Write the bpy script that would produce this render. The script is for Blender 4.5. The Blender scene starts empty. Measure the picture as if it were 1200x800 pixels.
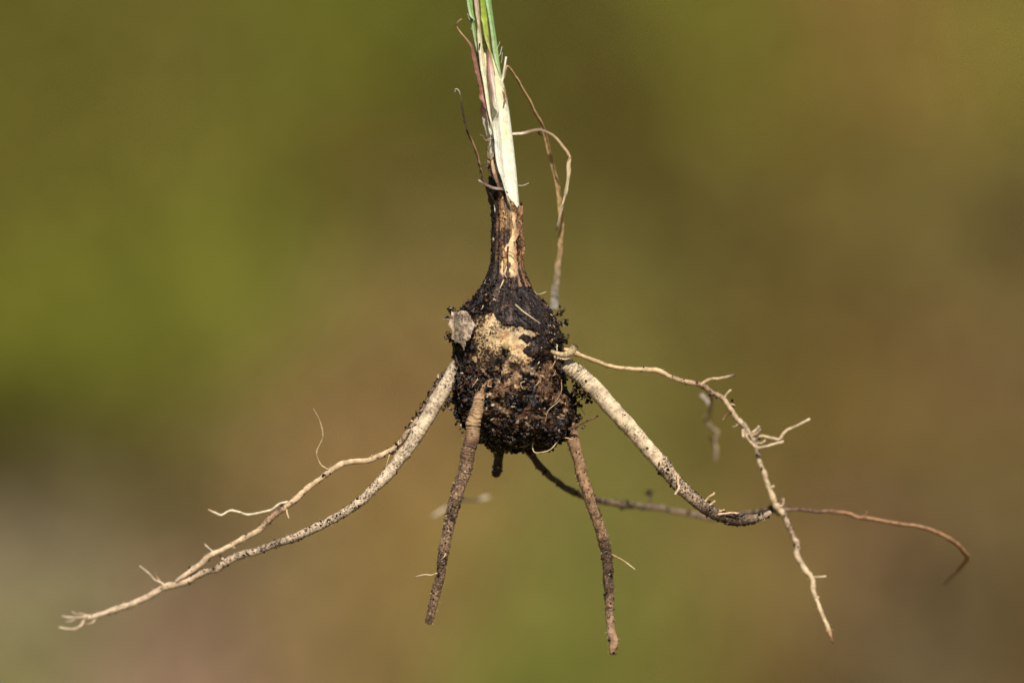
import bpy, math
import numpy as np
from mathutils import Matrix, Vector

# ------------------------------------------------------------------ camera, light, exposure
S = 0.00013            # metres per photograph pixel at the plant (the corm is about 18 mm wide)
D0 = 0.75              # camera to plant, metres
PITCH = math.radians(14)
H = 0.60               # height of the picture centre at the plant above the ground
sc = bpy.context.scene
sc.render.engine = 'CYCLES'
sc.cycles.use_denoising = True
sc.cycles.max_bounces = 6
sc.cycles.sample_clamp_indirect = 6
col = sc.collection

ROT = Matrix.Rotation(-PITCH, 4, 'X')
FRAME = Matrix.Translation((0, 0, H)) @ ROT      # plant frame: x right, y away from the lens, z up
cam = bpy.data.cameras.new('camera'); cam_o = bpy.data.objects.new('camera', cam); col.objects.link(cam_o)
cam_o.matrix_world = FRAME @ Matrix.Translation((0, -D0, 0)) @ Matrix.Rotation(math.pi/2, 4, 'X')
cam.sensor_width = 36; cam.lens = 36*D0/(1200*S)
cam.clip_start = 0.01; cam.clip_end = 500
cam.dof.use_dof = True; cam.dof.focus_distance = D0 - 38*S
cam.dof.aperture_fstop = cam.lens/19.0
cam.dof.aperture_blades = 0
sc.camera = cam_o

SUN_EL, SUN_AZ = math.radians(56), math.radians(10)
to_sun = Vector((math.sin(SUN_AZ)*math.cos(SUN_EL), -math.cos(SUN_AZ)*math.cos(SUN_EL), math.sin(SUN_EL)))
w = bpy.data.worlds.new('World'); sc.world = w; w.use_nodes = True
nt = w.node_tree; bg = nt.nodes['Background']
sky = nt.nodes.new('ShaderNodeTexSky'); sky.sky_type = 'NISHITA'; sky.sun_disc = False
sky.sun_elevation = SUN_EL; sky.sun_rotation = math.atan2(to_sun.x, to_sun.y)
nt.links.new(sky.outputs[0], bg.inputs[0]); bg.inputs[1].default_value = 0.05
sun = bpy.data.lights.new('sun', 'SUN'); sun.energy = 5.0; sun.angle = math.radians(0.53); sun.color = (1, 0.945, 0.85)
sun_o = bpy.data.objects.new('sun', sun); col.objects.link(sun_o)
sun_o.rotation_euler = to_sun.to_track_quat('Z', 'Y').to_euler(); sun_o.location = (1, -2, 3)

sc.view_settings.view_transform = 'Standard'; sc.view_settings.look = 'None'
sc.view_settings.exposure = 0.15; sc.view_settings.gamma = 1.0

# ------------------------------------------------------------------ numpy helpers
rng = np.random.default_rng(7)

def _hash(i, j, k, seed):
    h = (i*374761393 + j*668265263 + k*2147483647 + seed*1274126177) & 0xFFFFFFFF
    h = ((h ^ (h >> 13))*1274126177) & 0xFFFFFFFF
    h = ((h ^ (h >> 16))*2246822519) & 0xFFFFFFFF
    return ((h ^ (h >> 15)) & 0xFFFFFF)/float(0xFFFFFF)

def vnoise(p, seed=0):
    p = np.asarray(p, float); f = np.floor(p); t = p - f; i = f.astype(np.int64)
    t = t*t*(3 - 2*t); out = 0
    for a in (0, 1):
        for b in (0, 1):
            for c in (0, 1):
                wgt = (t[:, 0] if a else 1 - t[:, 0])*(t[:, 1] if b else 1 - t[:, 1])*(t[:, 2] if c else 1 - t[:, 2])
                out = out + wgt*_hash(i[:, 0] + a, i[:, 1] + b, i[:, 2] + c, seed)
    return out*2 - 1

def fbm(p, scale, oct=4, seed=0, gain=0.5):
    p = np.asarray(p, float)/scale; s = 0; amp = 1; tot = 0
    for o in range(oct):
        s = s + amp*vnoise(p*(2.03**o) + 17.3*o, seed + o); tot += amp; amp *= gain
    return s/tot

def worley(p, scale, seed=0):
    p = np.asarray(p, float)/scale; i = np.floor(p).astype(np.int64); best = np.full(len(p), 9.0)
    for a in (-1, 0, 1):
        for b in (-1, 0, 1):
            for c in (-1, 0, 1):
                x, y, z = i[:, 0] + a, i[:, 1] + b, i[:, 2] + c
                q = np.stack([x + _hash(x, y, z, seed), y + _hash(x, y, z, seed + 5), z + _hash(x, y, z, seed + 9)], 1)
                best = np.minimum(best, ((p - q)**2).sum(1))
    return np.sqrt(best)

def sstep(a, b, x):
    t = np.clip((x - a)/(b - a), 0, 1); return t*t*(3 - 2*t)

def mix(a, b, t):
    t = np.asarray(t)[..., None]; return np.asarray(a)*(1 - t) + np.asarray(b)*t

def sdf_poly(x, y, poly):
    """signed distance, positive inside"""
    P = np.array(poly, float); d = np.full(x.shape, 1e9); ins = np.zeros(x.shape, bool)
    for (x0, y0), (x1, y1) in zip(P, np.roll(P, -1, 0)):
        ex, ey = x1 - x0, y1 - y0
        t = np.clip(((x - x0)*ex + (y - y0)*ey)/(ex*ex + ey*ey + 1e-9), 0, 1)
        d = np.minimum(d, np.hypot(x - x0 - t*ex, y - y0 - t*ey))
        c = ((y0 > y) != (y1 > y)) & (x < ex*(y - y0)/(ey + 1e-12) + x0)
        ins ^= c
    return np.where(ins, d, -d)

BASE = (605, 526, 0)
def to_m(p):
    """(u, v, depth) in photograph pixels at the plant's distance -> metres in the plant's own frame"""
    p = np.array(p, float); p[:, 2] -= 62*np.clip((470 - p[:, 0])/370, 0, 1)**1.2     # the left roots come forward, out of focus
    k = 1 + p[:, 2]*S/D0
    o = np.stack([(p[:, 0] - 600)*S*k, p[:, 2]*S, (400 - p[:, 1])*S*k], 1)
    return o - np.array([(BASE[0] - 600)*S, 0, (400 - BASE[1])*S])

def srgb(r, g, b):
    c = np.array([r, g, b], float)/255
    return np.where(c <= 0.04045, c/12.92, ((c + 0.055)/1.055)**2.4)

def mesh_obj(name, verts, faces, mat, parent=None, vcol=None, dirt=None, smooth=True, in_px=True):
    me = bpy.data.meshes.new(name)
    V = to_m(verts) if in_px else np.asarray(verts, float)
    F = np.asarray(faces, np.int32)
    me.vertices.add(len(V)); me.vertices.foreach_set('co', V.astype(np.float32).ravel())
    n = F.shape[1]
    me.loops.add(F.size); me.loops.foreach_set('vertex_index', F.ravel())
    me.polygons.add(len(F)); me.polygons.foreach_set('loop_start', np.arange(0, F.size, n, dtype=np.int32))
    me.polygons.foreach_set('loop_total', np.full(len(F), n, np.int32))
    me.polygons.foreach_set('use_smooth', np.full(len(F), smooth))
    if vcol is not None:
        a = me.attributes.new('col', 'FLOAT_COLOR', 'POINT')
        c = np.ones((len(V), 4), np.float32); c[:, :3] = np.clip(vcol, 0, 1); a.data.foreach_set('color', c.ravel())
    if dirt is not None:
        a = me.attributes.new('dirt', 'FLOAT', 'POINT'); a.data.foreach_set('value', np.broadcast_to(dirt, (len(V),)).astype(np.float32))
    me.update(calc_edges=True); me.validate()
    me.materials.append(mat)
    o = bpy.data.objects.new(name, me); col.objects.link(o)
    if parent: o.parent = parent
    return o

# ------------------------------------------------------------------ materials
class NT:
    def __init__(s, name):
        s.m = bpy.data.materials.new(name); s.m.use_nodes = True; s.t = s.m.node_tree
        s.b = s.t.nodes['Principled BSDF']
    def n(s, typ, **kw):
        x = s.t.nodes.new(typ)
        for k, v in kw.items(): setattr(x, k, v)
        return x
    def l(s, a, b): s.t.links.new(a, b)
    def math(s, op, a, b=None, clamp=False):
        x = s.n('ShaderNodeMath', operation=op, use_clamp=clamp)
        for i, v in enumerate((a, b)):
            if v is None: continue
            if isinstance(v, (int, float)): x.inputs[i].default_value = v
            else: s.l(v, x.inputs[i])
        return x.outputs[0]
    def noise(s, px, detail=3, rough=0.55, coord=None):
        x = s.n('ShaderNodeTexNoise'); x.inputs['Scale'].default_value = 1/(px*S)
        x.inputs['Detail'].default_value = detail; x.inputs['Roughness'].default_value = rough
        s.l(coord or s.n('ShaderNodeTexCoord').outputs['Object'], x.inputs['Vector']); return x.outputs[0]
    def attr(s, name, out='Color'):
        x = s.n('ShaderNodeAttribute', attribute_name=name); return x.outputs[out]
    def mixc(s, fac, a, b, blend='MIX'):
        x = s.n('ShaderNodeMix', data_type='RGBA', blend_type=blend)
        for k, v in ((0, fac), (6, a), (7, b)):
            if isinstance(v, (int, float)): x.inputs[k].default_value = v
            elif isinstance(v, tuple): x.inputs[k].default_value = (*v, 1)
            else: s.l(v, x.inputs[k])
        return x.outputs[2]
    def ramp(s, v, a, b, lo=0.0, hi=1.0):
        x = s.n('ShaderNodeMapRange', interpolation_type='SMOOTHSTEP')
        for k, q in enumerate((v, a, b, lo, hi)):
            if isinstance(q, (int, float)): x.inputs[k].default_value = q
            else: s.l(q, x.inputs[k])
        return x.outputs[0]
    def bump(s, h, dist_px, strength=1.0):
        x = s.n('ShaderNodeBump'); x.inputs['Distance'].default_value = dist_px*S; x.inputs['Strength'].default_value = strength
        s.l(h, x.inputs['Height']); s.l(x.outputs[0], s.b.inputs['Normal'])

def mat_organic(name, rough=0.6, sss=0.0, soil=(0.022, 0.014, 0.010), speck_px=2.4, var=0.6, sharp=16.0, bump_px=0.6, spec=0.25):
    m = NT(name)
    c = m.attr('col'); dirt = m.attr('dirt', 'Fac')
    v = m.noise(9, 4); k = m.ramp(v, 0.3, 0.7, 1 - var*0.55, 1 + var*0.45)
    comb = m.n('ShaderNodeCombineXYZ')
    for i in range(3): m.l(k, comb.inputs[i])
    base = m.mixc(1.0, c, comb.outputs[0], 'MULTIPLY')
    f = m.noise(speck_px, 3, 0.65); g = m.noise(13, 2)
    f2 = m.math('ADD', m.math('MULTIPLY', f, 0.72), m.math('MULTIPLY', g, 0.28))
    thr = m.math('SUBTRACT', 0.71, m.math('MULTIPLY', dirt, 0.31))
    mask = m.math('MULTIPLY_ADD', m.math('SUBTRACT', f2, thr), sharp, True)
    mask_node = mask.node; mask_node.inputs[2].default_value = 0.5
    final = m.mixc(mask, base, soil)
    m.l(final, m.b.inputs['Base Color'])
    m.b.inputs['Roughness'].default_value = rough; m.b.inputs['Specular IOR Level'].default_value = spec
    if sss:
        m.b.inputs['Subsurface Weight'].default_value = sss
        m.b.inputs['Subsurface Radius'].default_value = (0.0012, 0.0008, 0.0004); m.b.inputs['Subsurface Scale'].default_value = 0.6
    h = m.math('ADD', m.math('MULTIPLY', m.noise(3.2, 4), 0.6), m.math('MULTIPLY', mask, 0.7))
    m.bump(h, bump_px*1.6)
    return m.m

def mat_soil(name, rough=0.36):
    m = NT(name); c = m.attr('col')
    k = m.ramp(m.noise(2.2, 3), 0.3, 0.75, 0.45, 1.7)
    comb = m.n('ShaderNodeCombineXYZ')
    for i in range(3): m.l(k, comb.inputs[i])
    m.l(m.mixc(1.0, c, comb.outputs[0], 'MULTIPLY'), m.b.inputs['Base Color'])
    wet = m.attr('dirt', 'Fac')                 # 0 = dry and dull, 1 = wet and shiny
    m.l(m.ramp(wet, 0.0, 1.0, 0.8, 0.27), m.b.inputs['Roughness'])
    m.l(m.ramp(wet, 0.0, 1.0, 0.04, 0.9), m.b.inputs['Specular IOR Level'])
    m.bump(m.noise(1.8, 4, 0.7), 1.6)
    return m.m

def mat_plain(name, rough=0.55, sss=0.0, transl=0.0, stripes=False):
    m = NT(name); c = m.attr('col')
    k = m.ramp(m.noise(7, 4), 0.3, 0.7, 0.82, 1.15)
    comb = m.n('ShaderNodeCombineXYZ')
    for i in range(3): m.l(k, comb.inputs[i])
    m.l(m.mixc(1.0, c, comb.outputs[0], 'MULTIPLY'), m.b.inputs['Base Color'])
    m.b.inputs['Roughness'].default_value = rough; m.b.inputs['Specular IOR Level'].default_value = 0.25
    if sss:
        m.b.inputs['Subsurface Weight'].default_value = sss
        m.b.inputs['Subsurface Radius'].default_value = (0.0012, 0.0009, 0.0005); m.b.inputs['Subsurface Scale'].default_value = 0.6
    mp = m.n('ShaderNodeMapping'); mp.inputs['Scale'].default_value = (1, 1, 0.06 if stripes else 1)
    m.l(m.n('ShaderNodeTexCoord').outputs['Object'], mp.inputs[0])
    m.bump(m.noise(1.7, 3, 0.6, mp.outputs[0]), 0.7)
    return m.m

M_ROOT = mat_organic('root_skin', 0.62, 0.12, soil=(0.06, 0.036, 0.023), sharp=7.0, speck_px=2.2)
M_ROOTLET = mat_organic('rootlet_skin', 0.6, 0.15, speck_px=2.0)
M_SOIL = mat_soil('damp_soil')
M_CORM = mat_organic('corm_flesh', 0.6, 0.12, soil=(0.03, 0.017, 0.010), speck_px=2.8, bump_px=0.9, sharp=11.0)
M_TUNIC = mat_organic('tunic_membrane', 0.5, 0.0, speck_px=3.0, bump_px=1.1, spec=0.3)
M_SHEATH = mat_organic('withered_sheath', 0.5, 0.0, speck_px=2.4, bump_px=1.2, spec=0.3)
M_STEM = mat_plain('stem_flesh', 0.45, 0.25, stripes=True)
M_LEAF = mat_plain('leaf_skin', 0.45, 0.1, stripes=True)
M_DRY = mat_plain('dry_blade', 0.8, 0.1, stripes=True)
M_PAPER = mat_organic('papery_scale', 0.75, 0.0, soil=(0.14, 0.09, 0.06), speck_px=2.0, bump_px=1.4, spec=0.15)

# ------------------------------------------------------------------ background: meadow ground, far out of focus
cam_pos = np.array(cam_o.matrix_world.translation)
R3m = np.array(FRAME.to_3x3())
def on_ground(u, v):
    d = R3m @ np.array([(u - 600)*S, D0, (400 - v)*S]); t = -cam_pos[2]/d[2]
    return cam_pos + d*t, t
ILLUM = 1.0
PATCH = [  # pixel on the ground, spread in pixels, ground colour blended in there
    (230, 290, 115, (110, 109, 32)), (110, 370, 100, (102, 101, 24)), (330, 330, 80, (110, 109, 36)),
    (60, 60, 110, (100, 92, 28)), (220, 120, 110, (108, 98, 36)), (400, 40, 100, (104, 102, 28)),
    (420, 160, 70, (80, 58, 18)), (20, 510, 75, (60, 46, 16)), (180, 520, 90, (84, 70, 28)), (60, 650, 90, (130, 114, 84)),
    (30, 770, 80, (126, 120, 66)), (200, 770, 100, (140, 112, 84)), (330, 640, 100, (116, 98, 58)),
    (430, 440, 105, (140, 108, 64)), (480, 250, 80, (116, 100, 50)), (460, 620, 90, (140, 112, 56)), (420, 770, 80, (130, 106, 58)),
    (580, 60, 90, (90, 84, 26)), (700, 110, 100, (82, 68, 22)), (640, 740, 90, (108, 108, 40)), (700, 580, 100, (114, 110, 48)),
    (720, 330, 100, (112, 102, 44)), (880, 310, 90, (96, 80, 34)), (860, 60, 80, (116, 110, 36)), (960, 100, 80, (108, 87, 34)),
    (1050, 20, 70, (140, 112, 54)), (1150, 60, 80, (126, 114, 44)), (1190, 220, 70, (84, 68, 34)), (1090, 230, 90, (112, 98, 44)),
    (1000, 420, 100, (112, 88, 40)), (1130, 380, 90, (118, 94, 54)), (880, 430, 80, (98, 84, 30)), (860, 650, 90, (122, 100, 48)),
    (1010, 620, 100, (118, 90, 58)), (1120, 540, 90, (104, 88, 44)), (1090, 720, 90, (96, 86, 52)), (1190, 740, 70, (92, 70, 34)),
    (910, 780, 80, (88, 68, 32)), (790, 760, 80, (112, 104, 40)), (560, 420, 100, (128, 106, 54)),
]
MEAN = srgb(110, 95, 44); TINT = np.array([0.94, 0.975, 1.12])*0.87; PP = []
for u, v, s, c in PATCH:
    g, t = on_ground(u, v + 28); sx = 0.82*s*S*t; PP.append((g[0], g[1], sx, sx/(cam_pos[2]/np.hypot(g[1] - cam_pos[1], cam_pos[2])), MEAN + (srgb(*c) - MEAN)*1.08))
def ground_colour(x, y):
    q = np.stack([x, y, 0*x], 1); x = x + 0.03*fbm(q, 0.12, 3, 3); y = y + 0.1*fbm(q, 0.2, 3, 8)
    W = np.full(x.shape, 2e-3); C = np.tile(srgb(108, 94, 42)/ILLUM, (len(x), 1))*W[:, None]
    for gx, gy, sx, sy, c in PP:
        k = np.exp(-0.5*(((x - gx)/sx)**2 + ((y - gy)/sy)**2)); W += k; C += k[:, None]*c
    return np.clip(C/W[:, None]*TINT, 0.004, 1)
def ground_height(x, y):
    return 0.02*fbm(np.stack([x, y, 0*x], 1), 0.5, 3, 21) + 0.006*fbm(np.stack([x, y, 0*x], 1), 0.06, 2, 31)

gx = np.unique(np.concatenate([np.linspace(-60, -2, 30), np.linspace(-2, 2, 161), np.linspace(2, 60, 30)]))
gy = np.unique(np.concatenate([np.linspace(-20, 0, 21), np.linspace(0, 6, 221), np.linspace(6, 90, 43)]))
X, Y = np.meshgrid(gx, gy); X, Y = X.ravel(), Y.ravel()
gi = np.arange(len(gx)*len(gy)).reshape(len(gy), len(gx))
gf = np.stack([gi[:-1, :-1], gi[:-1, 1:], gi[1:, 1:], gi[1:, :-1]], -1).reshape(-1, 4)
m = NT('meadow_soil'); c = m.attr('col')
tc = m.n('ShaderNodeTexCoord'); nz = m.n('ShaderNodeTexNoise'); nz.inputs['Scale'].default_value = 60; nz.inputs['Detail'].default_value = 5
m.l(tc.outputs['Object'], nz.inputs['Vector']); k = m.ramp(nz.outputs[0], 0.25, 0.75, 0.6, 1.4)
cb = m.n('ShaderNodeCombineXYZ'); [m.l(k, cb.inputs[i]) for i in range(3)]
m.l(m.mixc(1.0, c, cb.outputs[0], 'MULTIPLY'), m.b.inputs['Base Color']); m.b.inputs['Roughness'].default_value = 0.95
m.b.inputs['Specular IOR Level'].default_value = 0.1
ground = mesh_obj('ground', np.stack([X, Y, ground_height(X, Y)], 1), gf, m.m, None, ground_colour(X, Y), in_px=False)
ground['kind'] = 'structure'; ground['label'] = 'blurred meadow ground of moss, dry grass and bare soil'; ground['category'] = 'ground'

def blades(name, n, hmin, hmax, wid, lean, seed, tint, label, cat):
    r = np.random.default_rng(seed)
    x = r.uniform(-1.0, 1.0, n); y = r.uniform(1.0, 5.6, n); z = ground_height(x, y)
    ang = r.uniform(0, 2*np.pi, n); h = r.uniform(hmin, hmax, n); la = r.uniform(0, 2*np.pi, n); le = r.uniform(0.1, lean, n)
    wv = np.stack([np.cos(ang), np.sin(ang), 0*ang], 1)*(wid*r.uniform(0.6, 1.4, n))[:, None]
    tip = np.stack([np.cos(la)*np.sin(le), np.sin(la)*np.sin(le), np.cos(le)], 1)*h[:, None]
    b = np.stack([x, y, z], 1); mid = b + tip*0.55 + np.array([0, 0, 1])*(h*0.08)[:, None]
    V = np.stack([b - wv, b + wv, mid + wv*0.8, mid - wv*0.8, b + tip + wv*0.08, b + tip - wv*0.08], 1).reshape(-1, 3)
    o = np.arange(n)[:, None]*6
    F = np.concatenate([o + [0, 1, 2, 3], o + [3, 2, 4, 5]], 0)
    C = ground_colour(x, y)*r.uniform(0.7, 1.35, (n, 1))*np.array(tint)
    mm = mat_plain(name + '_surface', 0.8)
    ob = mesh_obj(name, V, F, mm, None, np.repeat(C, 6, 0), in_px=False, smooth=False)
    ob['kind'] = 'stuff'; ob['label'] = label; ob['category'] = cat
    return ob
blades('meadow_grass', 15000, 0.015, 0.05, 0.0022, 1.1, 5, (1.0, 1.03, 0.9), 'short blurred grass covering the meadow behind the plant', 'grass')
blades('leaf_litter', 9000, 0.01, 0.03, 0.006, 1.5, 6, (1.04, 0.98, 0.95), 'blurred dead leaf bits lying between the grass', 'litter')

# ------------------------------------------------------------------ the plant
plant = bpy.data.objects.new('uprooted_plant', None); plant.empty_display_size = 0.01; col.objects.link(plant)
plant.matrix_world = FRAME @ Matrix.Translation(((BASE[0] - 600)*S, 0, (400 - BASE[1])*S))
plant['label'] = 'uprooted plant with soil-caked corm, long pale roots and white to green shoot'
plant['category'] = 'plant'

ICO = None
def ico():
    global ICO
    if ICO is None:
        t = (1 + 5**0.5)/2
        v = np.array([(-1, t, 0), (1, t, 0), (-1, -t, 0), (1, -t, 0), (0, -1, t), (0, 1, t), (0, -1, -t), (0, 1, -t), (t, 0, -1), (t, 0, 1), (-t, 0, -1), (-t, 0, 1)])
        f = np.array([(0, 11, 5), (0, 5, 1), (0, 1, 7), (0, 7, 10), (0, 10, 11), (1, 5, 9), (5, 11, 4), (11, 10, 2), (10, 7, 6), (7, 1, 8), (3, 9, 4), (3, 4, 2), (3, 2, 6), (3, 6, 8), (3, 8, 9), (4, 9, 5), (2, 4, 11), (6, 2, 10), (8, 6, 7), (9, 8, 1)])
        ICO = v/np.linalg.norm(v[0]), f
    return ICO

SOIL_DARK = np.array([0.0075, 0.0045, 0.003]); SOIL_BROWN = np.array([0.085, 0.040, 0.019]); GRAIN = np.array([0.46, 0.36, 0.25])
def crumbs(name, P, size, parent, seed=0, pale=0.03, brown=0.25):
    r = np.random.default_rng(seed); v, f = ico(); n = len(P)
    j = v[None]*r.uniform(0.6, 1.3, (n, 12, 1))*r.uniform(0.6, 1.4, (n, 1, 3))
    V = P[:, None, :] + j*np.asarray(size)[:, None, None]
    F = (f[None] + (np.arange(n)*12)[:, None, None]).reshape(-1, 3)
    t = r.random(n); C = SOIL_DARK*r.uniform(0.6, 1.6, (n, 1))
    C = np.where((t < brown)[:, None], SOIL_BROWN*r.uniform(0.4, 1.5, (n, 1)), C)
    C = np.where((t > 1 - pale)[:, None], GRAIN*r.uniform(0.5, 1.4, (n, 1)), C)
    o = mesh_obj(name, V.reshape(-1, 3), F, M_SOIL, parent, np.repeat(C, 12, 0), np.repeat(np.where(r.random(n) < 0.42, r.uniform(0.55, 1, n), r.uniform(0, 0.25, n)), 12), smooth=False)
    o['kind'] = 'stuff'
    return o

def catmull(P, step):
    P = np.asarray(P, float); Q = np.vstack([2*P[0] - P[1], P, 2*P[-1] - P[-2]]); out = []
    for i in range(1, len(Q) - 2):
        p0, p1, p2, p3 = Q[i - 1], Q[i], Q[i + 1], Q[i + 2]
        n = max(2, int(np.ceil(np.linalg.norm((p2 - p1)[:3])/step)))
        t = (np.arange(n)/n)[:, None]
        out.append(0.5*((2*p1) + (-p0 + p2)*t + (2*p0 - 5*p1 + 4*p2 - p3)*t**2 + (-p0 + 3*p1 - 3*p2 + p3)*t**3))
    out.append(Q[-2][None]); return np.vstack(out)

def colour_along(cols, s):
    ks = np.array([c[0] for c in cols]); cs = np.array([c[1] for c in cols])
    return np.stack([np.interp(s, ks, cs[:, i]) for i in range(3)], 1)

def along(tab, s):
    if np.isscalar(tab): return np.full(len(s), float(tab))
    return np.interp(s, [a for a, _ in tab], [b for _, b in tab])

def tube(name, pts, cols, mat, parent, step=1.0, seg=16, lump=0.10, rings=None, ring_wave=3.6, wob=0.5, dirt=0.0, seed=0, fine=0.35, close_r=0.5, node=0.0, thin=1.0):
    """pts: (u, v, depth, radius) in pixels. rings: list of (s, amplitude). Returns object and its (verts, normals, s)"""
    C = catmull(pts, step); P, r = C[:, :3].copy(), np.maximum(C[:, 3]*thin, 0.25).copy()
    L = np.concatenate([[0], np.cumsum(np.linalg.norm(np.diff(P, axis=0), axis=1))]); s = L/L[-1]
    env = np.minimum(1, np.minimum(s, 1 - s)*12)
    for i in range(3): P[:, i] += env*wob*fbm(np.stack([L, 0*L + 31*i, 0*L + seed*7.7], 1), 13, 3, seed + i)*1.6
    T = np.gradient(P, axis=0); T /= np.linalg.norm(T, axis=1)[:, None] + 1e-9
    N = np.zeros_like(T); a = np.array([0, -1.0, 0.02]) if abs(T[0, 1]) < 0.9 else np.array([1.0, 0, 0])
    a = np.array([0.02, 0.03, -1.0]) if abs(T[0, 2]) < 0.9 else np.array([1.0, 0, 0])
    n = a - T[0]*a.dot(T[0]); n /= np.linalg.norm(n); N[0] = n
    for i in range(1, len(T)):
        n = n - T[i]*n.dot(T[i]); n /= np.linalg.norm(n) + 1e-9; N[i] = n
    B = np.cross(T, N)
    th = np.arange(seg)/seg*2*np.pi
    nor = N[:, None]*np.cos(th)[None, :, None] + B[:, None]*np.sin(th)[None, :, None]
    flat = (P[:, None] + nor*r[:, None, None])
    q = flat.reshape(-1, 3)
    d = lump*fbm(q, 11, 3, seed + 40).reshape(len(P), seg)*r[:, None]*1.6 + fine*fbm(q, 2.6, 2, seed + 50).reshape(len(P), seg)
    if node:
        d += node*r[:, None]*np.clip(fbm(np.stack([L, 0*L, 0*L + seed], 1), 9, 2, seed + 70), 0, 1)[:, None]
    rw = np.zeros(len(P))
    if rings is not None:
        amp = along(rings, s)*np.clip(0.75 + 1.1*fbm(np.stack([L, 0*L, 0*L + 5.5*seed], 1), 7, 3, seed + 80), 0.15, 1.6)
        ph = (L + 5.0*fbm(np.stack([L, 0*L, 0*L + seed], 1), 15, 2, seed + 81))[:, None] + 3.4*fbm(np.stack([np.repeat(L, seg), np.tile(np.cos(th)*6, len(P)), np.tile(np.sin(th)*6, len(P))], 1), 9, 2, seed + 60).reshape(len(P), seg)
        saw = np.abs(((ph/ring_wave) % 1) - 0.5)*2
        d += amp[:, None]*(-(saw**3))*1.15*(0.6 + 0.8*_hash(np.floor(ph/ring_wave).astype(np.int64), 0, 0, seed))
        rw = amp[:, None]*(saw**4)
    V = (P[:, None] + nor*np.maximum(r[:, None] + d, 0.2)[..., None]).reshape(-1, 3)
    cc = np.repeat(colour_along(cols, s), seg, 0)
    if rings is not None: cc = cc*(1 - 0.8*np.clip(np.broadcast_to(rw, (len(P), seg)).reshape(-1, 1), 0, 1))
    idx = np.arange(len(P)*seg).reshape(len(P), seg); nx = np.roll(idx, -1, 1)
    F = np.stack([idx[:-1], nx[:-1], nx[1:], idx[1:]], -1).reshape(-1, 4)
    # rounded ends
    e0 = P[0] - T[0]*r[0]*close_r; e1 = P[-1] + T[-1]*r[-1]*close_r; k = len(V)
    V = np.vstack([V, e0, e1]); cc = np.vstack([cc, cc[0], cc[-1]])
    j = np.arange(seg); cap0 = np.stack([nx[0], idx[0], np.full(seg, k), np.full(seg, k)], 1)
    cap1 = np.stack([idx[-1], nx[-1], np.full(seg, k + 1), np.full(seg, k + 1)], 1)
    dv = np.concatenate([np.repeat(along(dirt, s), seg), [0, 0]])
    me_faces = F
    o = mesh_obj_mixed(name, V, F, np.concatenate([cap0[:, :3], cap1[:, :3]]), mat, parent, cc, dv)
    return o, V[:-2], nor.reshape(-1, 3), np.repeat(s, seg)

def mesh_obj_mixed(name, V, quads, tris, mat, parent, vcol, dirt):
    me = bpy.data.meshes.new(name)
    W = to_m(V)
    me.vertices.add(len(W)); me.vertices.foreach_set('co', W.astype(np.float32).ravel())
    lp = np.concatenate([quads.ravel(), tris.ravel()]).astype(np.int32)
    me.loops.add(len(lp)); me.loops.foreach_set('vertex_index', lp)
    tot = np.concatenate([np.full(len(quads), 4), np.full(len(tris), 3)]).astype(np.int32)
    st = np.concatenate([[0], np.cumsum(tot)[:-1]]).astype(np.int32)
    me.polygons.add(len(tot)); me.polygons.foreach_set('loop_start', st); me.polygons.foreach_set('loop_total', tot)
    me.polygons.foreach_set('use_smooth', np.ones(len(tot), bool))
    a = me.attributes.new('col', 'FLOAT_COLOR', 'POINT'); c = np.ones((len(W), 4), np.float32); c[:, :3] = np.clip(vcol, 0, 1)
    a.data.foreach_set('color', c.ravel())
    a = me.attributes.new('dirt', 'FLOAT', 'POINT'); a.data.foreach_set('value', np.asarray(dirt, np.float32))
    me.update(calc_edges=True); me.validate(); me.materials.append(mat)
    o = bpy.data.objects.new(name, me); col.objects.link(o)
    if parent: o.parent = parent
    return o

def root_crumbs(parent, V, Nn, s, table, n, seed, smin=0.5, smax=1.6, pale=0.05, brown=0.3):
    r = np.random.default_rng(seed)
    patch = np.clip(0.5 + 1.6*fbm(V, 12, 2, seed + 3), 0.02, None)
    wgt = along(table, s)*patch; wgt /= wgt.sum()
    k = r.choice(len(V), n, p=wgt); sz = smin + (smax - smin)*r.random(n)**2.5
    crumbs('soil_crumbs', V[k] + Nn[k]*(sz*0.35)[:, None], sz, parent, seed, pale, brown)

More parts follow.
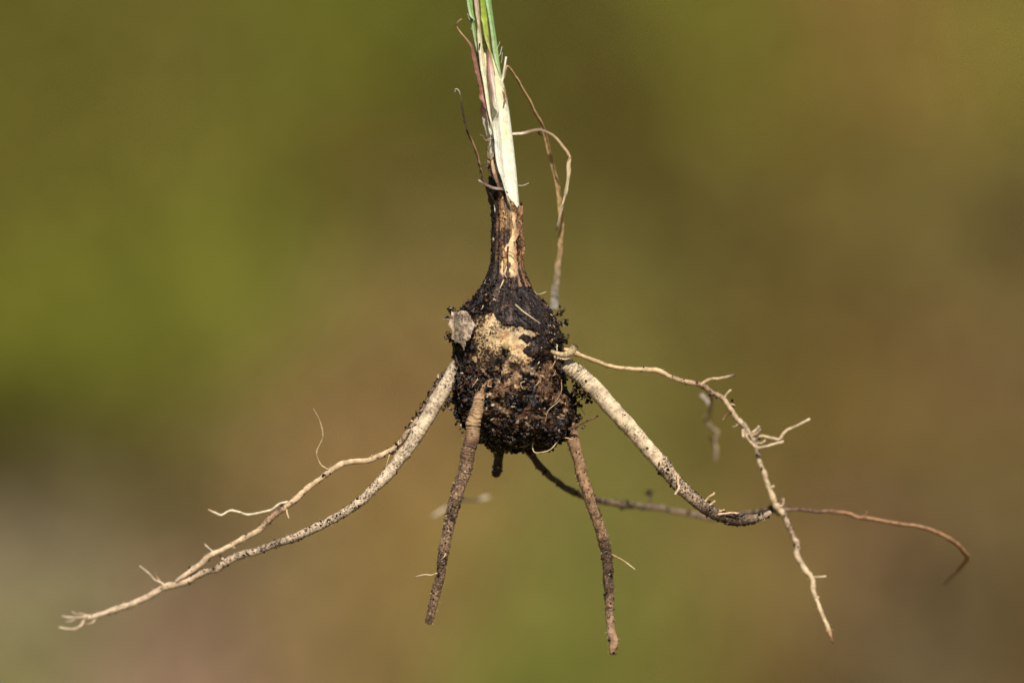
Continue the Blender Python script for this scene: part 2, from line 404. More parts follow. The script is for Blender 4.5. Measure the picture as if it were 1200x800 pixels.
def root_hairs(parent, V, Nn, s, table, n, seed, lmin=2.0, lmax=5.0, colr=(0.6, 0.47, 0.3)):
    """fine fuzz: one three-sided bristle per hair"""
    r = np.random.default_rng(seed); wgt = along(table, s); k = r.choice(len(V), n, p=wgt/wgt.sum())
    d = Nn[k] + r.normal(0, 0.55, (n, 3)); d /= np.linalg.norm(d, axis=1)[:, None]; L_ = lmin + (lmax - lmin)*r.random((n, 1))**2
    e1 = np.cross(d, [0.3, 0.5, 0.8]); e1 /= np.linalg.norm(e1, axis=1)[:, None]; e2 = np.cross(d, e1)
    b0 = V[k] - Nn[k]*0.4; rad = r.uniform(0.18, 0.4, (n, 1)); mid = b0 + d*L_*0.55 + r.normal(0, 0.4, (n, 3)); tip = mid + (d + r.normal(0, 0.5, (n, 3)))*L_*0.45
    ring = [b0 + rad*(e1*math.cos(a) + e2*math.sin(a)) for a in (0, 2.1, 4.2)] + [mid + 0.8*rad*(e1*math.cos(a) + e2*math.sin(a)) for a in (0, 2.1, 4.2)] + [tip]
    VV = np.stack(ring, 1).reshape(-1, 3); o = np.arange(n)[:, None]*7
    Q = np.concatenate([o + [0, 1, 4, 3], o + [1, 2, 5, 4], o + [2, 0, 3, 5]]); T = np.concatenate([o + [3, 4, 6], o + [4, 5, 6], o + [5, 3, 6]])
    ob = mesh_obj_mixed('root_hairs', VV, Q, T, M_ROOTLET, parent, np.repeat(np.array(colr)*r.uniform(0.6, 1.2, (n, 1)), 7, 0), np.zeros(len(VV)))
    ob['kind'] = 'stuff'; return ob

def ribbon(name, pts, cols, mat, parent, cup=0.0, thick=0.8, step=1.5, seed=0, wob=0.0, edge=None, ridges=0, twist=0.0, nx=13, rough=0.0):
    """flat blade. pts: (u, v, depth, half-width). cup > 0 wraps the edges away from the lens; twist table in radians"""
    C = catmull(pts, step); P, hw = C[:, :3].copy(), np.maximum(C[:, 3], 0.2)
    L = np.concatenate([[0], np.cumsum(np.linalg.norm(np.diff(P, axis=0), axis=1))]); s = L/L[-1]
    for i in range(3): P[:, i] += wob*fbm(np.stack([L, 0*L + 31*i, 0*L + seed*7.7], 1), 17, 3, seed + i)*1.6
    T = np.gradient(P, axis=0); T /= np.linalg.norm(T, axis=1)[:, None] + 1e-9
    away = np.array([0, 1.0, 0]) - T*T[:, 1:2]; away /= np.linalg.norm(away, axis=1)[:, None]
    side = np.cross(away, T)
    tw = along(twist, s)[:, None]
    A = side*np.cos(tw) + away*np.sin(tw); Nn = away*np.cos(tw) - side*np.sin(tw)
    x = np.linspace(-1, 1, nx)
    prof = np.sqrt(np.clip(1 - x**4, 0.02, 1))*thick
    rid = (0.25*np.cos(np.pi*ridges*x) if ridges else 0*x)
    jag = np.ones((len(P), nx))
    if rough: jag = 1 + rough*fbm(np.stack([np.repeat(L, nx), np.tile(x*5, len(P)), np.full(nx*len(P), seed*3.1)], 1), 6, 3, seed + 9).reshape(len(P), nx)
    top = P[:, None] + A[:, None]*(x[None]*hw[:, None]*jag)[..., None] + Nn[:, None]*(cup*hw[:, None]*x[None]**2 - prof[None] - rid[None])[..., None]
    bot = P[:, None] + A[:, None]*(x[None]*hw[:, None]*jag)[..., None] + Nn[:, None]*(cup*hw[:, None]*x[None]**2 + prof[None] - rid[None])[..., None]
    ring = np.concatenate([top, bot[:, ::-1]], 1); m2 = ring.shape[1]
    V = ring.reshape(-1, 3)
    cc = np.repeat(colour_along(cols, s), m2, 0)
    if edge is not None:
        xx = np.abs(np.concatenate([x, x[::-1]])); ef = np.tile(sstep(edge[2] if len(edge) > 2 else 0.72, 0.96, xx), len(P))*np.repeat(along(edge[1], s), m2)
        cc = mix(cc, np.array(edge[0]), ef)
    if ridges: cc = cc*(1 + 0.16*np.tile(np.cos(np.pi*ridges*np.concatenate([x, x[::-1]])), len(P)))[:, None]
    idx = np.arange(len(P)*m2).reshape(len(P), m2); nxt = np.roll(idx, -1, 1)
    F = np.stack([idx[:-1], idx[1:], nxt[1:], nxt[:-1]], -1).reshape(-1, 4)
    a, b = idx[0], idx[-1]; h = m2//2
    capq = np.concatenate([np.stack([a[:h - 1], a[1:h], a[::-1][1:h], a[::-1][:h - 1]], 1), np.stack([b[1:h], b[:h - 1], b[::-1][:h - 1], b[::-1][1:h]], 1)])
    return mesh_obj_mixed(name, V, np.concatenate([F, capq]), np.zeros((0, 3), int), mat, parent, cc, np.zeros(len(V)))

# ---- corm and the soil clod round it -------------------------------------------------
PROF = np.array([  # v, left edge, right edge
    (320, 578, 612), (330, 572, 617), (339, 565, 623), (347, 560, 629), (355, 551, 637), (363, 543, 643), (372, 536, 649), (382, 533, 653), (395, 532, 655),
    (408, 533, 658), (420, 535, 656), (430, 536, 656), (442, 535, 659), (457, 534, 662), (470, 537, 667), (483, 541, 669), (495, 545, 669), (505, 552, 665), (513, 563, 657), (520, 577, 644), (524, 592, 630)], float)
pl = np.concatenate([[0], np.cumsum(np.hypot(np.diff(PROF[:, 0]), np.diff((PROF[:, 2] - PROF[:, 1])/2)))])
NV, NU = 380, 520
tt = np.linspace(0, pl[-1], NV); pv = np.interp(tt, pl, PROF[:, 0]); pL = np.interp(tt, pl, PROF[:, 1]); pR = np.interp(tt, pl, PROF[:, 2])
ker = np.hanning(17); ker /= ker.sum()
sm = lambda a: np.convolve(np.pad(a, 8, 'edge'), ker, 'valid')
pv, pL, pR = sm(pv), sm(pL), sm(pR)
th = np.arange(NU)/NU*2*np.pi
cx, rx = (pL + pR)/2, (pR - pL)/2
def corm_point(extra=0):
    rr = rx[:, None] + extra
    return np.stack([cx[:, None] + rr*np.cos(th), np.broadcast_to(pv[:, None], (NV, NU)), -0.95*rr*np.sin(th)], -1)
Pc = corm_point().reshape(-1, 3)
du = np.gradient(Pc.reshape(NV, NU, 3), axis=1); dvv = np.gradient(Pc.reshape(NV, NU, 3), axis=0)
Nc = np.cross(du.reshape(-1, 3), dvv.reshape(-1, 3)); Nc /= np.linalg.norm(Nc, axis=1)[:, None] + 1e-9
cen = np.stack([np.repeat(cx, NU), np.repeat(pv, NU), 0*Pc[:, 0]], 1)
sg = np.sign(((Pc - cen)*Nc).sum(1).sum()); Nc *= sg
front = Pc[:, 2] < 6
X0, Y0 = Pc[:, 0], Pc[:, 1]
nz_e = 2.6 + 4.6*fbm(Pc, 7, 3, 101) + 1.8*fbm(Pc, 2.5, 2, 102)
BEIGE = [(560, 372), (579, 369), (588, 381), (611, 382), (630, 390), (620, 396), (624, 400), (614, 411), (623, 420), (613, 428), (599, 424), (588, 415), (581, 420), (578, 428), (563, 430), (559, 414), (554, 400), (555, 382)]
TUNIC = [(583, 334), (618, 334), (640, 352), (656, 378), (654, 396), (640, 396), (630, 390), (611, 383), (589, 382), (581, 368), (574, 356)]
STRAP = [(613, 412), (620, 418), (634, 409), (651, 394), (642, 384), (630, 395)]
BLOT = [(613, 390), (620, 394), (626, 399), (618, 402), (608, 396)]
b_sd = np.where(front, sdf_poly(X0, Y0, BEIGE), -50) + nz_e
t_sd = np.where(front, sdf_poly(X0, Y0, TUNIC), -50) + nz_e*0.9 - 2.4
t_sd = np.maximum(t_sd, np.where(front, np.maximum(sdf_poly(X0, Y0, STRAP), sdf_poly(X0, Y0, BLOT) - 0.5), -50) + nz_e*0.5 - 1.0)
# behind, the same kinds of skin go on by chance
back = 12*fbm(Pc, 38, 3, 140) - 4
b_sd = np.where(front, b_sd, np.where(Y0 < 440, back, -9)); t_sd = np.where(front, t_sd, np.where(Y0 < 420, 3 - back, -9))
edge_b = b_sd
beige = sstep(-0.8, 0.8, b_sd)*(1 - sstep(-0.6, 0.6, t_sd)); tun = sstep(-0.6, 0.6, t_sd); soilm = np.clip(1 - beige - tun, 0, 1)
BROWN = [[(640, 425), (664, 428), (668, 480), (640, 478), (628, 462), (636, 440)], [(572, 446), (612, 436), (606, 462), (588, 474), (570, 470)], [(576, 470), (604, 470), (602, 486), (578, 490)], [(604, 478), (650, 474), (645, 496), (606, 498)]]
low = fbm(Pc, 24, 3, 110)*(2.0 + 5.0*sstep(425, 445, Y0))
wl = worley(Pc, 5.5, 3); wl2 = worley(Pc, 2.6, 9)
ground_amt = sstep(425, 445, Y0)
disp_soil = 0.8 + (0.9 - wl)*(2.0 + 1.2*ground_amt) + (0.7 - wl2)*1.3 + 4.2*fbm(Pc, 10, 4, 120, 0.6)*(0.5 + 0.9*ground_amt)
streak = fbm(np.stack([np.repeat(np.arange(NV)*0.10, NU), np.tile(np.cos(th)*40, NV), np.tile(np.sin(th)*40, NV)], 1), 4.0, 3, 130)
brm = np.full(len(Pc), -50.0)
for pg in BROWN: brm = np.maximum(brm, sdf_poly(X0, Y0, pg))
nbr = fbm(Pc, 15, 4, 170)
brm = sstep(-6, 8, np.where(front, brm, 4) + 13*nbr)
ridge = fbm(np.stack([X0/4.5, Y0 + 0.15*(X0 - 600), Pc[:, 2]/4.5], 1), 6.5, 3, 173)
disp_soil = disp_soil*(1 - 0.55*brm) + brm*(0.6 + 4.6*ridge + 1.5*fbm(Pc, 4, 3, 174))
disp_tun = 1.3 + 2.2*streak + 1.6*fbm(Pc, 6, 4, 131, 0.6)
disp_b = -0.6 + 1.3*fbm(Pc, 12, 3, 132) + 0.5*fbm(Pc, 3, 2, 133)
fade = sstep(320, 340, Y0)
disp = low*fade + (soilm*disp_soil + tun*disp_tun)*(0.25 + 0.75*fade) + beige*disp_b
Vc = Pc + Nc*disp[:, None]
gid = np.arange(NV*NU).reshape(NV, NU); gnx = np.roll(gid, -1, 1)
Fc = np.stack([gid[:-1], gnx[:-1], gnx[1:], gid[1:]], -1).reshape(-1, 4)
if sg > 0: pass
bottom = np.array([[cx[-1], pv[-1] + 1.5, 0]])
fb = np.stack([gnx[-1], gid[-1], np.full(NU, NV*NU)], 1)

def submesh(name, mask, mat, parent, colr, dirt, shift=0.0, add_bottom=False):
    keep = mask[Fc].sum(1) >= 2; F = Fc[keep]; used = np.unique(F); mp = -np.ones(len(Vc) + 1, int); mp[used] = np.arange(len(used))
    V = Vc[used] + Nc[used]*shift; T = np.zeros((0, 3), int); cc, dd = colr[used], dirt[used]
    if add_bottom:
        mp[-1] = len(used); V = np.vstack([V, bottom]); T = mp[fb]; cc = np.vstack([cc, cc[-1]]); dd = np.append(dd, 0)
    return mesh_obj_mixed(name, V, mp[F], T, mat, parent, cc, dd)

# corm body, whole, its skin bare only where the soil and the old tunic have come off
nb = fbm(Pc, 10, 3, 150); nb2 = fbm(Pc, 26, 2, 151)
c_beige = mix(np.array([0.66, 0.46, 0.24]), np.array([0.45, 0.25, 0.12]), sstep(0.0, 0.55, nb + 0.3*sstep(412, 428, Y0)))
c_beige = mix(c_beige, np.array([0.52, 0.40, 0.22]), sstep(0.05, 0.5, nb2)*0.6)
c_beige = mix(c_beige, np.array([0.33, 0.16, 0.065]), sstep(4.0, 0.0, b_sd + 3*fbm(Pc, 6, 2, 153))*0.75)
c_beige = mix(c_beige, np.array([0.30, 0.14, 0.06]), sstep(0.1, 0.45, fbm(Pc, 7, 4, 154, 0.6))*0.8)
d_beige = np.clip(0.50 + 0.30*sstep(600, 562, X0) - 0.02*b_sd + 0.35*fbm(Pc, 14, 2, 152) + 0.25*sstep(410, 428, Y0), 0, 0.95)
Vin = Pc + Nc*np.where(beige > 0.5, disp, -4.0)[:, None]
corm = mesh_obj_mixed('corm', np.vstack([Vin, bottom - [[0, 4, 0]]]), Fc, fb, M_CORM, plant, np.vstack([c_beige, c_beige[-1]]), np.append(d_beige, 0))
corm['label'] = 'cream swollen corm showing bare between dark membrane and soil'
c_tun = mix(np.array([0.020, 0.013, 0.011]), np.array([0.085, 0.050, 0.034]), sstep(0.0, 0.6, streak + 0.4*fbm(Pc, 16, 2, 160)))
tunic = submesh('tunic', tun > 0.35, M_TUNIC, corm, c_tun, np.full(len(Pc), 0.45), 0.15)
tunic['label'] = 'dark torn membrane over the shoulder of the corm'
c_soil = mix(SOIL_DARK*np.ones((len(Pc), 1)), SOIL_BROWN*1.0, sstep(0.05, 0.5, nbr)*0.5)
c_soil = mix(c_soil, mix(np.array([0.13, 0.070, 0.038]), np.array([0.38, 0.24, 0.14]), sstep(0.0, 0.55, 0.6*ridge + fbm(Pc, 5, 3, 171))), brm*sstep(-0.35, 0.1, fbm(Pc, 6, 3, 172)))
tanm = sstep(0.22, 0.42, fbm(np.stack([X0/1.6, Y0, Pc[:, 2]/1.6], 1), 7, 4, 176, 0.6) + 0.25*sstep(-10, 6, np.where(front, sdf_poly(X0, Y0, [(560, 425), (640, 425), (655, 440), (612, 452), (566, 448)]), -20)))
c_soil = mix(c_soil, mix(np.array([0.26, 0.15, 0.08]), np.array([0.46, 0.31, 0.18]), sstep(-0.2, 0.4, fbm(Pc, 4, 2, 177))), tanm*sstep(400, 425, Y0)*sstep(512, 490, Y0))
wet_skin = np.clip(0.35 + 1.2*fbm(Pc, 5, 2, 175), 0, 1)*(1 - 0.7*brm)*(1 - tanm)
clod = submesh('soil_clod', soilm > 0.35, M_SOIL, plant, c_soil, wet_skin, 0.0, True)
clod['label'] = 'dark damp soil caked round the lower corm'

wsoil = soilm*(0.35 + 0.9*ground_amt)*np.where(front, 1, 0.35)*np.clip(0.55 + 1.3*fbm(Pc, 16, 3, 180), 0.08, None)*(1 - 0.8*brm)*(1 - 0.85*tanm)
wsoil[X0 > 690] = 0
k = rng.choice(len(Pc), 6600, p=wsoil/wsoil.sum()); sz = 0.55 + 2.0*rng.random(6600)**3
crumbs('soil_crumbs', Vc[k] + Nc[k]*(sz*rng.uniform(-0.1, 0.9, 6600))[:, None], sz, clod, 11, 0.035, 0.28)
wt = tun*np.clip(fbm(Pc, 10, 2, 190) + 0.9*sstep(628, 645, X0), 0.02, None) + beige*d_beige*0.35*np.clip(fbm(Pc, 9, 2, 191), 0.02, None)
k = rng.choice(len(Pc), 1700, p=wt/wt.sum()); sz = 0.4 + 1.5*rng.random(1700)**3
crumbs('soil_crumbs', Vc[k] + Nc[k]*(sz*0.3)[:, None], sz, corm, 12, 0.12, 0.3)

def clump(parent, centres, n, seed, smin=0.7, smax=2.3):
    """loose crumbs sticking together at the given (u, v, depth, spread)"""
    r = np.random.default_rng(seed); P = []
    for (u, v, d, sp), m_ in zip(centres, n): P.append(np.array([u, v, d]) + r.normal(0, sp/2, (m_, 3)))
    P = np.vstack(P); s_ = smin + (smax - smin)*r.random(len(P))**2
    return crumbs('soil_crumbs', P, s_, parent, seed, 0.03, 0.2)
clump(clod, [(524, 474, -8, 4), (520, 478, -8, 3), (530, 468, -8, 6), (533, 445, -14, 7), (534, 455, -14, 7), (536, 485, -10, 6), (541, 494, -12, 6), (546, 500, -10, 6), (528, 363, -14, 4), (524, 372, -18, 3), (525, 392, -16, 4), (529, 398, -18, 5), (534, 414, -14, 5), (534, 424, -12, 5), (657, 366, -10, 6), (660, 378, -10, 5), (661, 398, -10, 6),
             (674, 466, -6, 5), (677, 474, -6, 4), (676, 490, -6, 6), (672, 500, -6, 6), (668, 508, -6, 6), (657, 512, -4, 6), (645, 521, 0, 5), (630, 526, 0, 4), (612, 527, 0, 4), (598, 525, 0, 5), (586, 519, 0, 6), (566, 512, -20, 6), (664, 516, 2, 3), (680, 462, -4, 3), (684, 500, -4, 3)],
      [24, 12, 30, 40, 40, 30, 30, 24, 22, 12, 14, 16, 26, 24, 30, 20, 26, 26, 18, 34, 36, 30, 26, 18, 14, 14, 16, 24, 26, 8, 10, 8], 21)

# ---- papery scale, spikes and threads on the corm
SCALE = [(529, 365), (534, 367), (541, 364), (548, 366), (551, 372), (556, 380), (553, 390), (550, 398), (546, 400), (543.5, 410), (540, 402), (535, 401), (529, 396), (530, 388), (525, 380), (529, 373)]
g = np.stack(np.meshgrid(np.arange(521, 560, 0.8), np.arange(360, 413, 0.8)), -1); gh, gw = g.shape[:2]; gq = g.reshape(-1, 2)
sd = sdf_poly(gq[:, 0], gq[:, 1], SCALE) + 0.8 + 1.0*fbm(np.c_[gq, 0*gq[:, :1]], 3, 2, 200)
q3 = np.c_[gq, 0*gq[:, 0]]
rat = np.clip((gq[:, 0] - 594)/66, -0.93, 1)
dep = -62*np.sqrt(1 - rat**2) - 7 + 3.2*fbm(q3, 15, 2, 201) + 1.6*fbm(q3, 4, 3, 202) + 0.02*(gq[:, 1] - 384)**2*0.35
i2 = np.arange(gh*gw).reshape(gh, gw); f2 = np.stack([i2[:-1, :-1], i2[1:, :-1], i2[1:, 1:], i2[:-1, 1:]], -1).reshape(-1, 4)
f2 = f2[(sd[f2] > 0).all(1)]; used = np.unique(f2); mp = -np.ones(gh*gw, int); mp[used] = np.arange(len(used))
ps = mesh_obj_mixed('papery_scale', np.c_[gq, dep][used], mp[f2], np.zeros((0, 3), int), M_PAPER, corm,
                    mix(np.array([0.56, 0.44, 0.32]), np.array([0.34, 0.23, 0.15]), sstep(-0.3, 0.6, fbm(q3, 3.5, 3, 203)))[used], np.clip(0.38 + 0.4*fbm(q3, 12, 2, 204), 0, 1)[used])
md = ps.modifiers.new('thickness', 'SOLIDIFY'); md.thickness = 1.4*S; md.offset = 0
ps['label'] = 'pale papery scale peeling from the side of the corm'

PALE = [(0, (0.62, 0.47, 0.27)), (1, (0.55, 0.38, 0.2))]; TAN = [(0, (0.42, 0.25, 0.12)), (1, (0.32, 0.18, 0.09))]
DARK = [(0, (0.03, 0.02, 0.014)), (1, (0.022, 0.014, 0.01))]
def thread(pts, r, cols, parent, seed, name='rootlet', dirt=0.12, taper=0.5):
    n = len(pts); P = [(*p, r*(1 - (1 - taper)*i/(n - 1))) for i, p in enumerate(pts)]
    return tube(name, P, cols, M_ROOTLET, parent, step=0.9, seg=8, lump=0.12, wob=0.35, dirt=dirt, seed=seed, fine=0.12)
thread([(604, 357, -56), (613, 365, -62), (622, 371, -63), (633, 379, -62)], 1.1, PALE, corm, 301)
thread([(590, 328, -24), (588, 333, -28), (586, 338, -32)], 0.9, PALE, corm, 302)
thread([(653, 404, -34), (652, 418, -36), (648, 428, -42), (644, 432, -46)], 0.7, PALE, corm, 303)
thread([(658, 445, -34), (658, 457, -38), (654, 466, -44), (649, 472, -50)], 0.55, TAN, clod, 304)
thread([(660, 472, -40), (655, 470, -46), (650, 474, -50), (645, 478, -54), (641, 483, -56), (639, 494, -54)], 0.5, PALE, clod, 305)
thread([(615, 447, -70), (610, 449, -71), (613, 456, -71)], 0.6, PALE, clod, 306)
thread([(560, 444, -62), (553, 454, -60)], 0.6, PALE, clod, 307)
thread([(625, 517, -34), (624, 524, -36), (627, 530, -36), (638, 529, -36), (646, 526, -34), (652, 519, -30), (657, 513, -26), (664, 513, -24), (671, 515, -24)], 0.7, PALE, clod, 308, taper=0.8)
thread([(606, 509, -48), (612, 511, -48)], 0.7, PALE, clod, 309)
thread([(590, 519, -30), (600, 522, -32), (612, 523, -32), (620, 521, -30)], 0.6, PALE, clod, 310)
thread([(666, 503, -20), (678, 498, -22), (690, 492, -24), (701, 487, -26)], 1.5, [(0, (0.12, 0.06, 0.035)), (1, (0.24, 0.11, 0.06))], clod, 311, dirt=0.4)
thread([(676, 500, -20), (678, 504, -21)], 0.7, TAN, clod, 312)
thread([(668, 476, -16), (676, 472, -18), (683, 466, -18)], 0.8, TAN, clod, 313, dirt=0.5)
thread([(680, 478, -12), (684, 483, -12), (686, 487, -12)], 0.5, TAN, clod, 314)
thread([(640, 342, -20), (630, 345, -34), (626, 340, -30)], 0.5, PALE, corm, 315)
thread([(533, 374, -22), (526, 374, -22), (519, 374, -22)], 1.3, [(0, (0.3, 0.2, 0.13)), (1, (0.5, 0.4, 0.32))], corm, 316, 'spike', taper=0.2)
thread([(536, 368, -20), (530, 363, -17), (526, 359, -15)], 2.0, DARK, corm, 317, 'spike', taper=0.3)
thread([(533, 396, -24), (526, 396, -22), (521, 398, -22)], 1.6, DARK, corm, 318, 'spike', taper=0.3)
thread([(536, 426, -20), (534, 418, -18), (533, 412, -17)], 2.6, DARK, corm, 319, 'spike', taper=0.2)
for i, (u, v) in enumerate([(571, 452), (584, 446), (602, 440), (628, 452), (575, 492), (592, 503), (622, 500), (640, 505), (648, 440), (632, 424), (578, 350), (566, 358), (645, 368), (650, 384)]):
    a = rng.uniform(0, 6.28); l = rng.uniform(3, 6); r_ = np.clip((u - 600)/66, -0.9, 0.9); dz = -63*math.sqrt(1 - r_**2)*(0.72 if v > 496 or v < 360 else 1) - 4
    thread([(u, v, dz), (u + l*0.5*math.cos(a) + 0.6, v + l*0.5*math.sin(a), dz - 1.5), (u + l*math.cos(a), v + l*math.sin(a), dz - 0.5)], 0.6, PALE, clod if v > 430 else corm, 330 + i)
# knobbly brown lump breaking through the pale skin
tube('bud', [(592, 404, -58, 2.5), (593, 406, -64, 4.2), (594, 408, -67, 2.6)], [(0, (0.42, 0.32, 0.15)), (1, (0.45, 0.33, 0.16))], M_CORM, corm, step=0.8, seg=14, dirt=0.3, seed=350)

# ---- roots ---------------------------------------------------------------------------
CREAM = (0.60, 0.46, 0.31); CREAM2 = (0.54, 0.39, 0.25); BRN = (0.27, 0.165, 0.095); TAN1 = (0.52, 0.36, 0.21)
def rootlet(parent, pts, r, cols, seed, dirt=0.15, taper=0.6, wob=0.8):
    n = len(pts); P = [(*p, 0.78*r*(1 - (1 - taper)*i/(n - 1))) for i, p in enumerate(pts)]
    return tube('rootlet', P, cols, M_ROOTLET, parent, step=1.0, seg=10, lump=0.2, wob=wob, dirt=dirt, seed=seed, fine=0.25, node=0.35)[0]

LTIP = [(0, (0.56, 0.42, 0.28)), (1, (0.5, 0.38, 0.26))]
# long pale root to the left
P1 = [(545, 418, -8, 9), (531, 436, -10, 10.5), (515, 465, -13, 11), (496, 498, -17, 10.5), (472, 533, -22, 9.5), (447, 563, -28, 8), (420, 589, -34, 6.8), (390, 608, -40, 6.2), (350, 627, -50, 6), (310, 642, -60, 5.6), (275, 653, -68, 6.2), (262, 660, -71, 6), (252, 668, -74, 4.6), (240, 670, -77, 4.8), (217, 681, -83, 6), (193, 688, -90, 5.2), (168, 702, -97, 5), (143, 711, -104, 4.8), (120, 719, -111, 4.4), (110, 722, -115, 4.2), (99, 724, -119, 4)]
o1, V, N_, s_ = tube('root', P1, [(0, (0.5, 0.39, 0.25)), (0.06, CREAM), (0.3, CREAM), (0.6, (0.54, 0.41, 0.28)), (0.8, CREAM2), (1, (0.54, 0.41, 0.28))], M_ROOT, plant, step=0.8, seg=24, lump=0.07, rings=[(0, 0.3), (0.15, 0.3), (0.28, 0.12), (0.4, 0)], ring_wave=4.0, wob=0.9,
                     dirt=[(0, 0.5), (0.1, 0.3), (0.25, 0.42), (0.4, 0.45), (0.48, 0.58), (0.58, 0.66), (0.64, 0.5), (0.7, 0.55), (0.78, 0.3), (0.9, 0.4), (1, 0.2)], seed=1, node=0.25, thin=0.76)
o1['label'] = 'thick cream root sweeping far down to the left'
root_hairs(o1, V, N_, s_, [(0, 0.1), (0.2, 0.5), (0.6, 1), (1, 1.6)], 150, 801)
root_crumbs(o1, V, N_, s_, [(0, 0.6), (0.1, 0.3), (0.25, 0.8), (0.4, 0.8), (0.5, 1.4), (0.6, 1.6), (0.75, 0.9), (0.85, 0.4), (1, 0.1)], 650, 401, 0.4, 1.3)
rootlet(o1, [(101, 722, -119), (88, 723, -124), (73, 722, -129)], 2.6, [(0, CREAM2), (1, (0.5, 0.4, 0.28))], 402, taper=0.7)
rootlet(o1, [(99, 726, -119), (95, 733, -122), (86, 737, -126), (69, 735, -131)], 2.4, [(0, CREAM2), (1, (0.5, 0.4, 0.28))], 403, taper=0.7)
rootlet(o1, [(104, 722, -118), (96, 718, -120), (90, 719, -122), (84, 716, -124)], 1.4, LTIP, 4021)
rootlet(o1, [(92, 722.5, -123), (84, 727, -126), (77, 728, -128)], 1.3, LTIP, 4022)
rootlet(o1, [(112, 724, -115), (107, 730, -117), (101, 731, -119)], 1.3, LTIP, 4023)
rootlet(o1, [(193, 688, -91), (189, 683, -92), (181, 679, -94), (174, 671, -97), (164, 663, -100)], 2.4, [(0, CREAM2), (1, (0.62, 0.52, 0.36))], 404, taper=0.6)
rootlet(o1, [(187, 682, -92), (184, 676, -93), (182, 671, -94)], 1.3, [(0, TAN1), (1, (0.4, 0.26, 0.15))], 405)
rootlet(o1, [(264, 658, -71), (257, 650, -68), (248, 645, -66), (239, 637, -67)], 1.9, [(0, CREAM2), (0.9, (0.62, 0.5, 0.34)), (1, (0.15, 0.1, 0.06))], 406, taper=0.9)

# thinner tan root above it
P2 = [(545, 425, 6, 5), (522, 438, 2, 5.4), (501, 472, -2, 5.4), (487, 494, -6, 5), (478, 506, -8, 4.6), (470, 517, -10, 4), (456, 529, -15, 4.1), (432, 539, -22, 4.6), (410, 541, -29, 4.5), (396, 546, -33, 4.6), (380, 557, -38, 4.4), (360, 572, -45, 4.3), (345, 585, -50, 4.8), (331, 597, -54, 4.6), (316, 607, -58, 5), (306, 620, -62, 4.6), (286, 630, -68, 4.4), (266, 641, -74, 4.3), (247, 650, -80, 4.9), (235, 660, -83, 4.6), (222, 670, -86, 4.4), (206, 681, -90, 3)]
o2, V, N_, s_ = tube('root', P2, [(0, (0.3, 0.2, 0.12)), (0.2, (0.4, 0.27, 0.16)), (0.26, TAN1), (0.45, (0.6, 0.43, 0.26)), (0.62, TAN1), (0.68, (0.36, 0.22, 0.13)), (0.76, (0.55, 0.4, 0.24)), (1, CREAM2)], M_ROOT, plant, step=0.9, seg=18, lump=0.1, wob=1.0,
                     dirt=[(0, 0.8), (0.12, 0.7), (0.2, 0.5), (0.3, 0.45), (0.36, 0.2), (0.55, 0.2), (0.6, 0.35), (0.66, 0.6), (0.72, 0.5), (0.76, 0.15), (1, 0.2)], seed=2, node=0.35, thin=0.72)
o2['label'] = 'thinner tan root arching above the cream left root'
root_hairs(o2, V, N_, s_, [(0, 0.1), (0.2, 0.5), (0.6, 1), (1, 1.6)], 120, 802)
root_crumbs(o2, V, N_, s_, [(0, 1), (0.1, 2), (0.2, 2.2), (0.24, 0.4), (0.29, 0.9), (0.34, 0.2), (0.6, 0.3), (0.67, 0.8), (0.74, 0.3), (1, 0.1)], 420, 411, 0.5, 2.0)
clump(o2, [(500, 473, -4, 5), (495, 481, -5, 5), (489, 489, -6, 5), (482, 500, -8, 4), (466, 522, -14, 3)], [16, 26, 24, 16, 12], 412, 0.7, 2.0)
rootlet(o2, [(388, 551, -36), (381, 548, -38), (375, 543, -40), (371, 530, -44), (378, 513, -50), (377, 501, -54), (373, 489, -58), (367, 479, -62)], 1.3, [(0, (0.55, 0.4, 0.22)), (1, (0.5, 0.36, 0.2))], 413, 0.05, 0.8, 0.2)
rootlet(o2, [(337, 588, -52), (328, 590, -55), (318, 597, -60), (306, 600, -64), (291, 603, -68), (281, 600, -71), (270, 598, -74), (259, 603, -77), (251, 600, -80), (244, 597, -82)], 1.9, [(0, (0.62, 0.52, 0.36)), (0.9, (0.7, 0.58, 0.4)), (1, (0.45, 0.3, 0.18))], 414, 0.05, 0.8, 0.3)
rootlet(o2, [(336, 596, -54), (337, 602, -55), (338, 607, -56)], 1.4, PALE, 415, taper=0.8)
rootlet(o2, [(458, 529, -16), (455, 538, -18), (452, 546, -18)], 0.9, PALE, 416)
rootlet(o2, [(438, 538, -22), (435, 533, -24)], 0.8, PALE, 417)

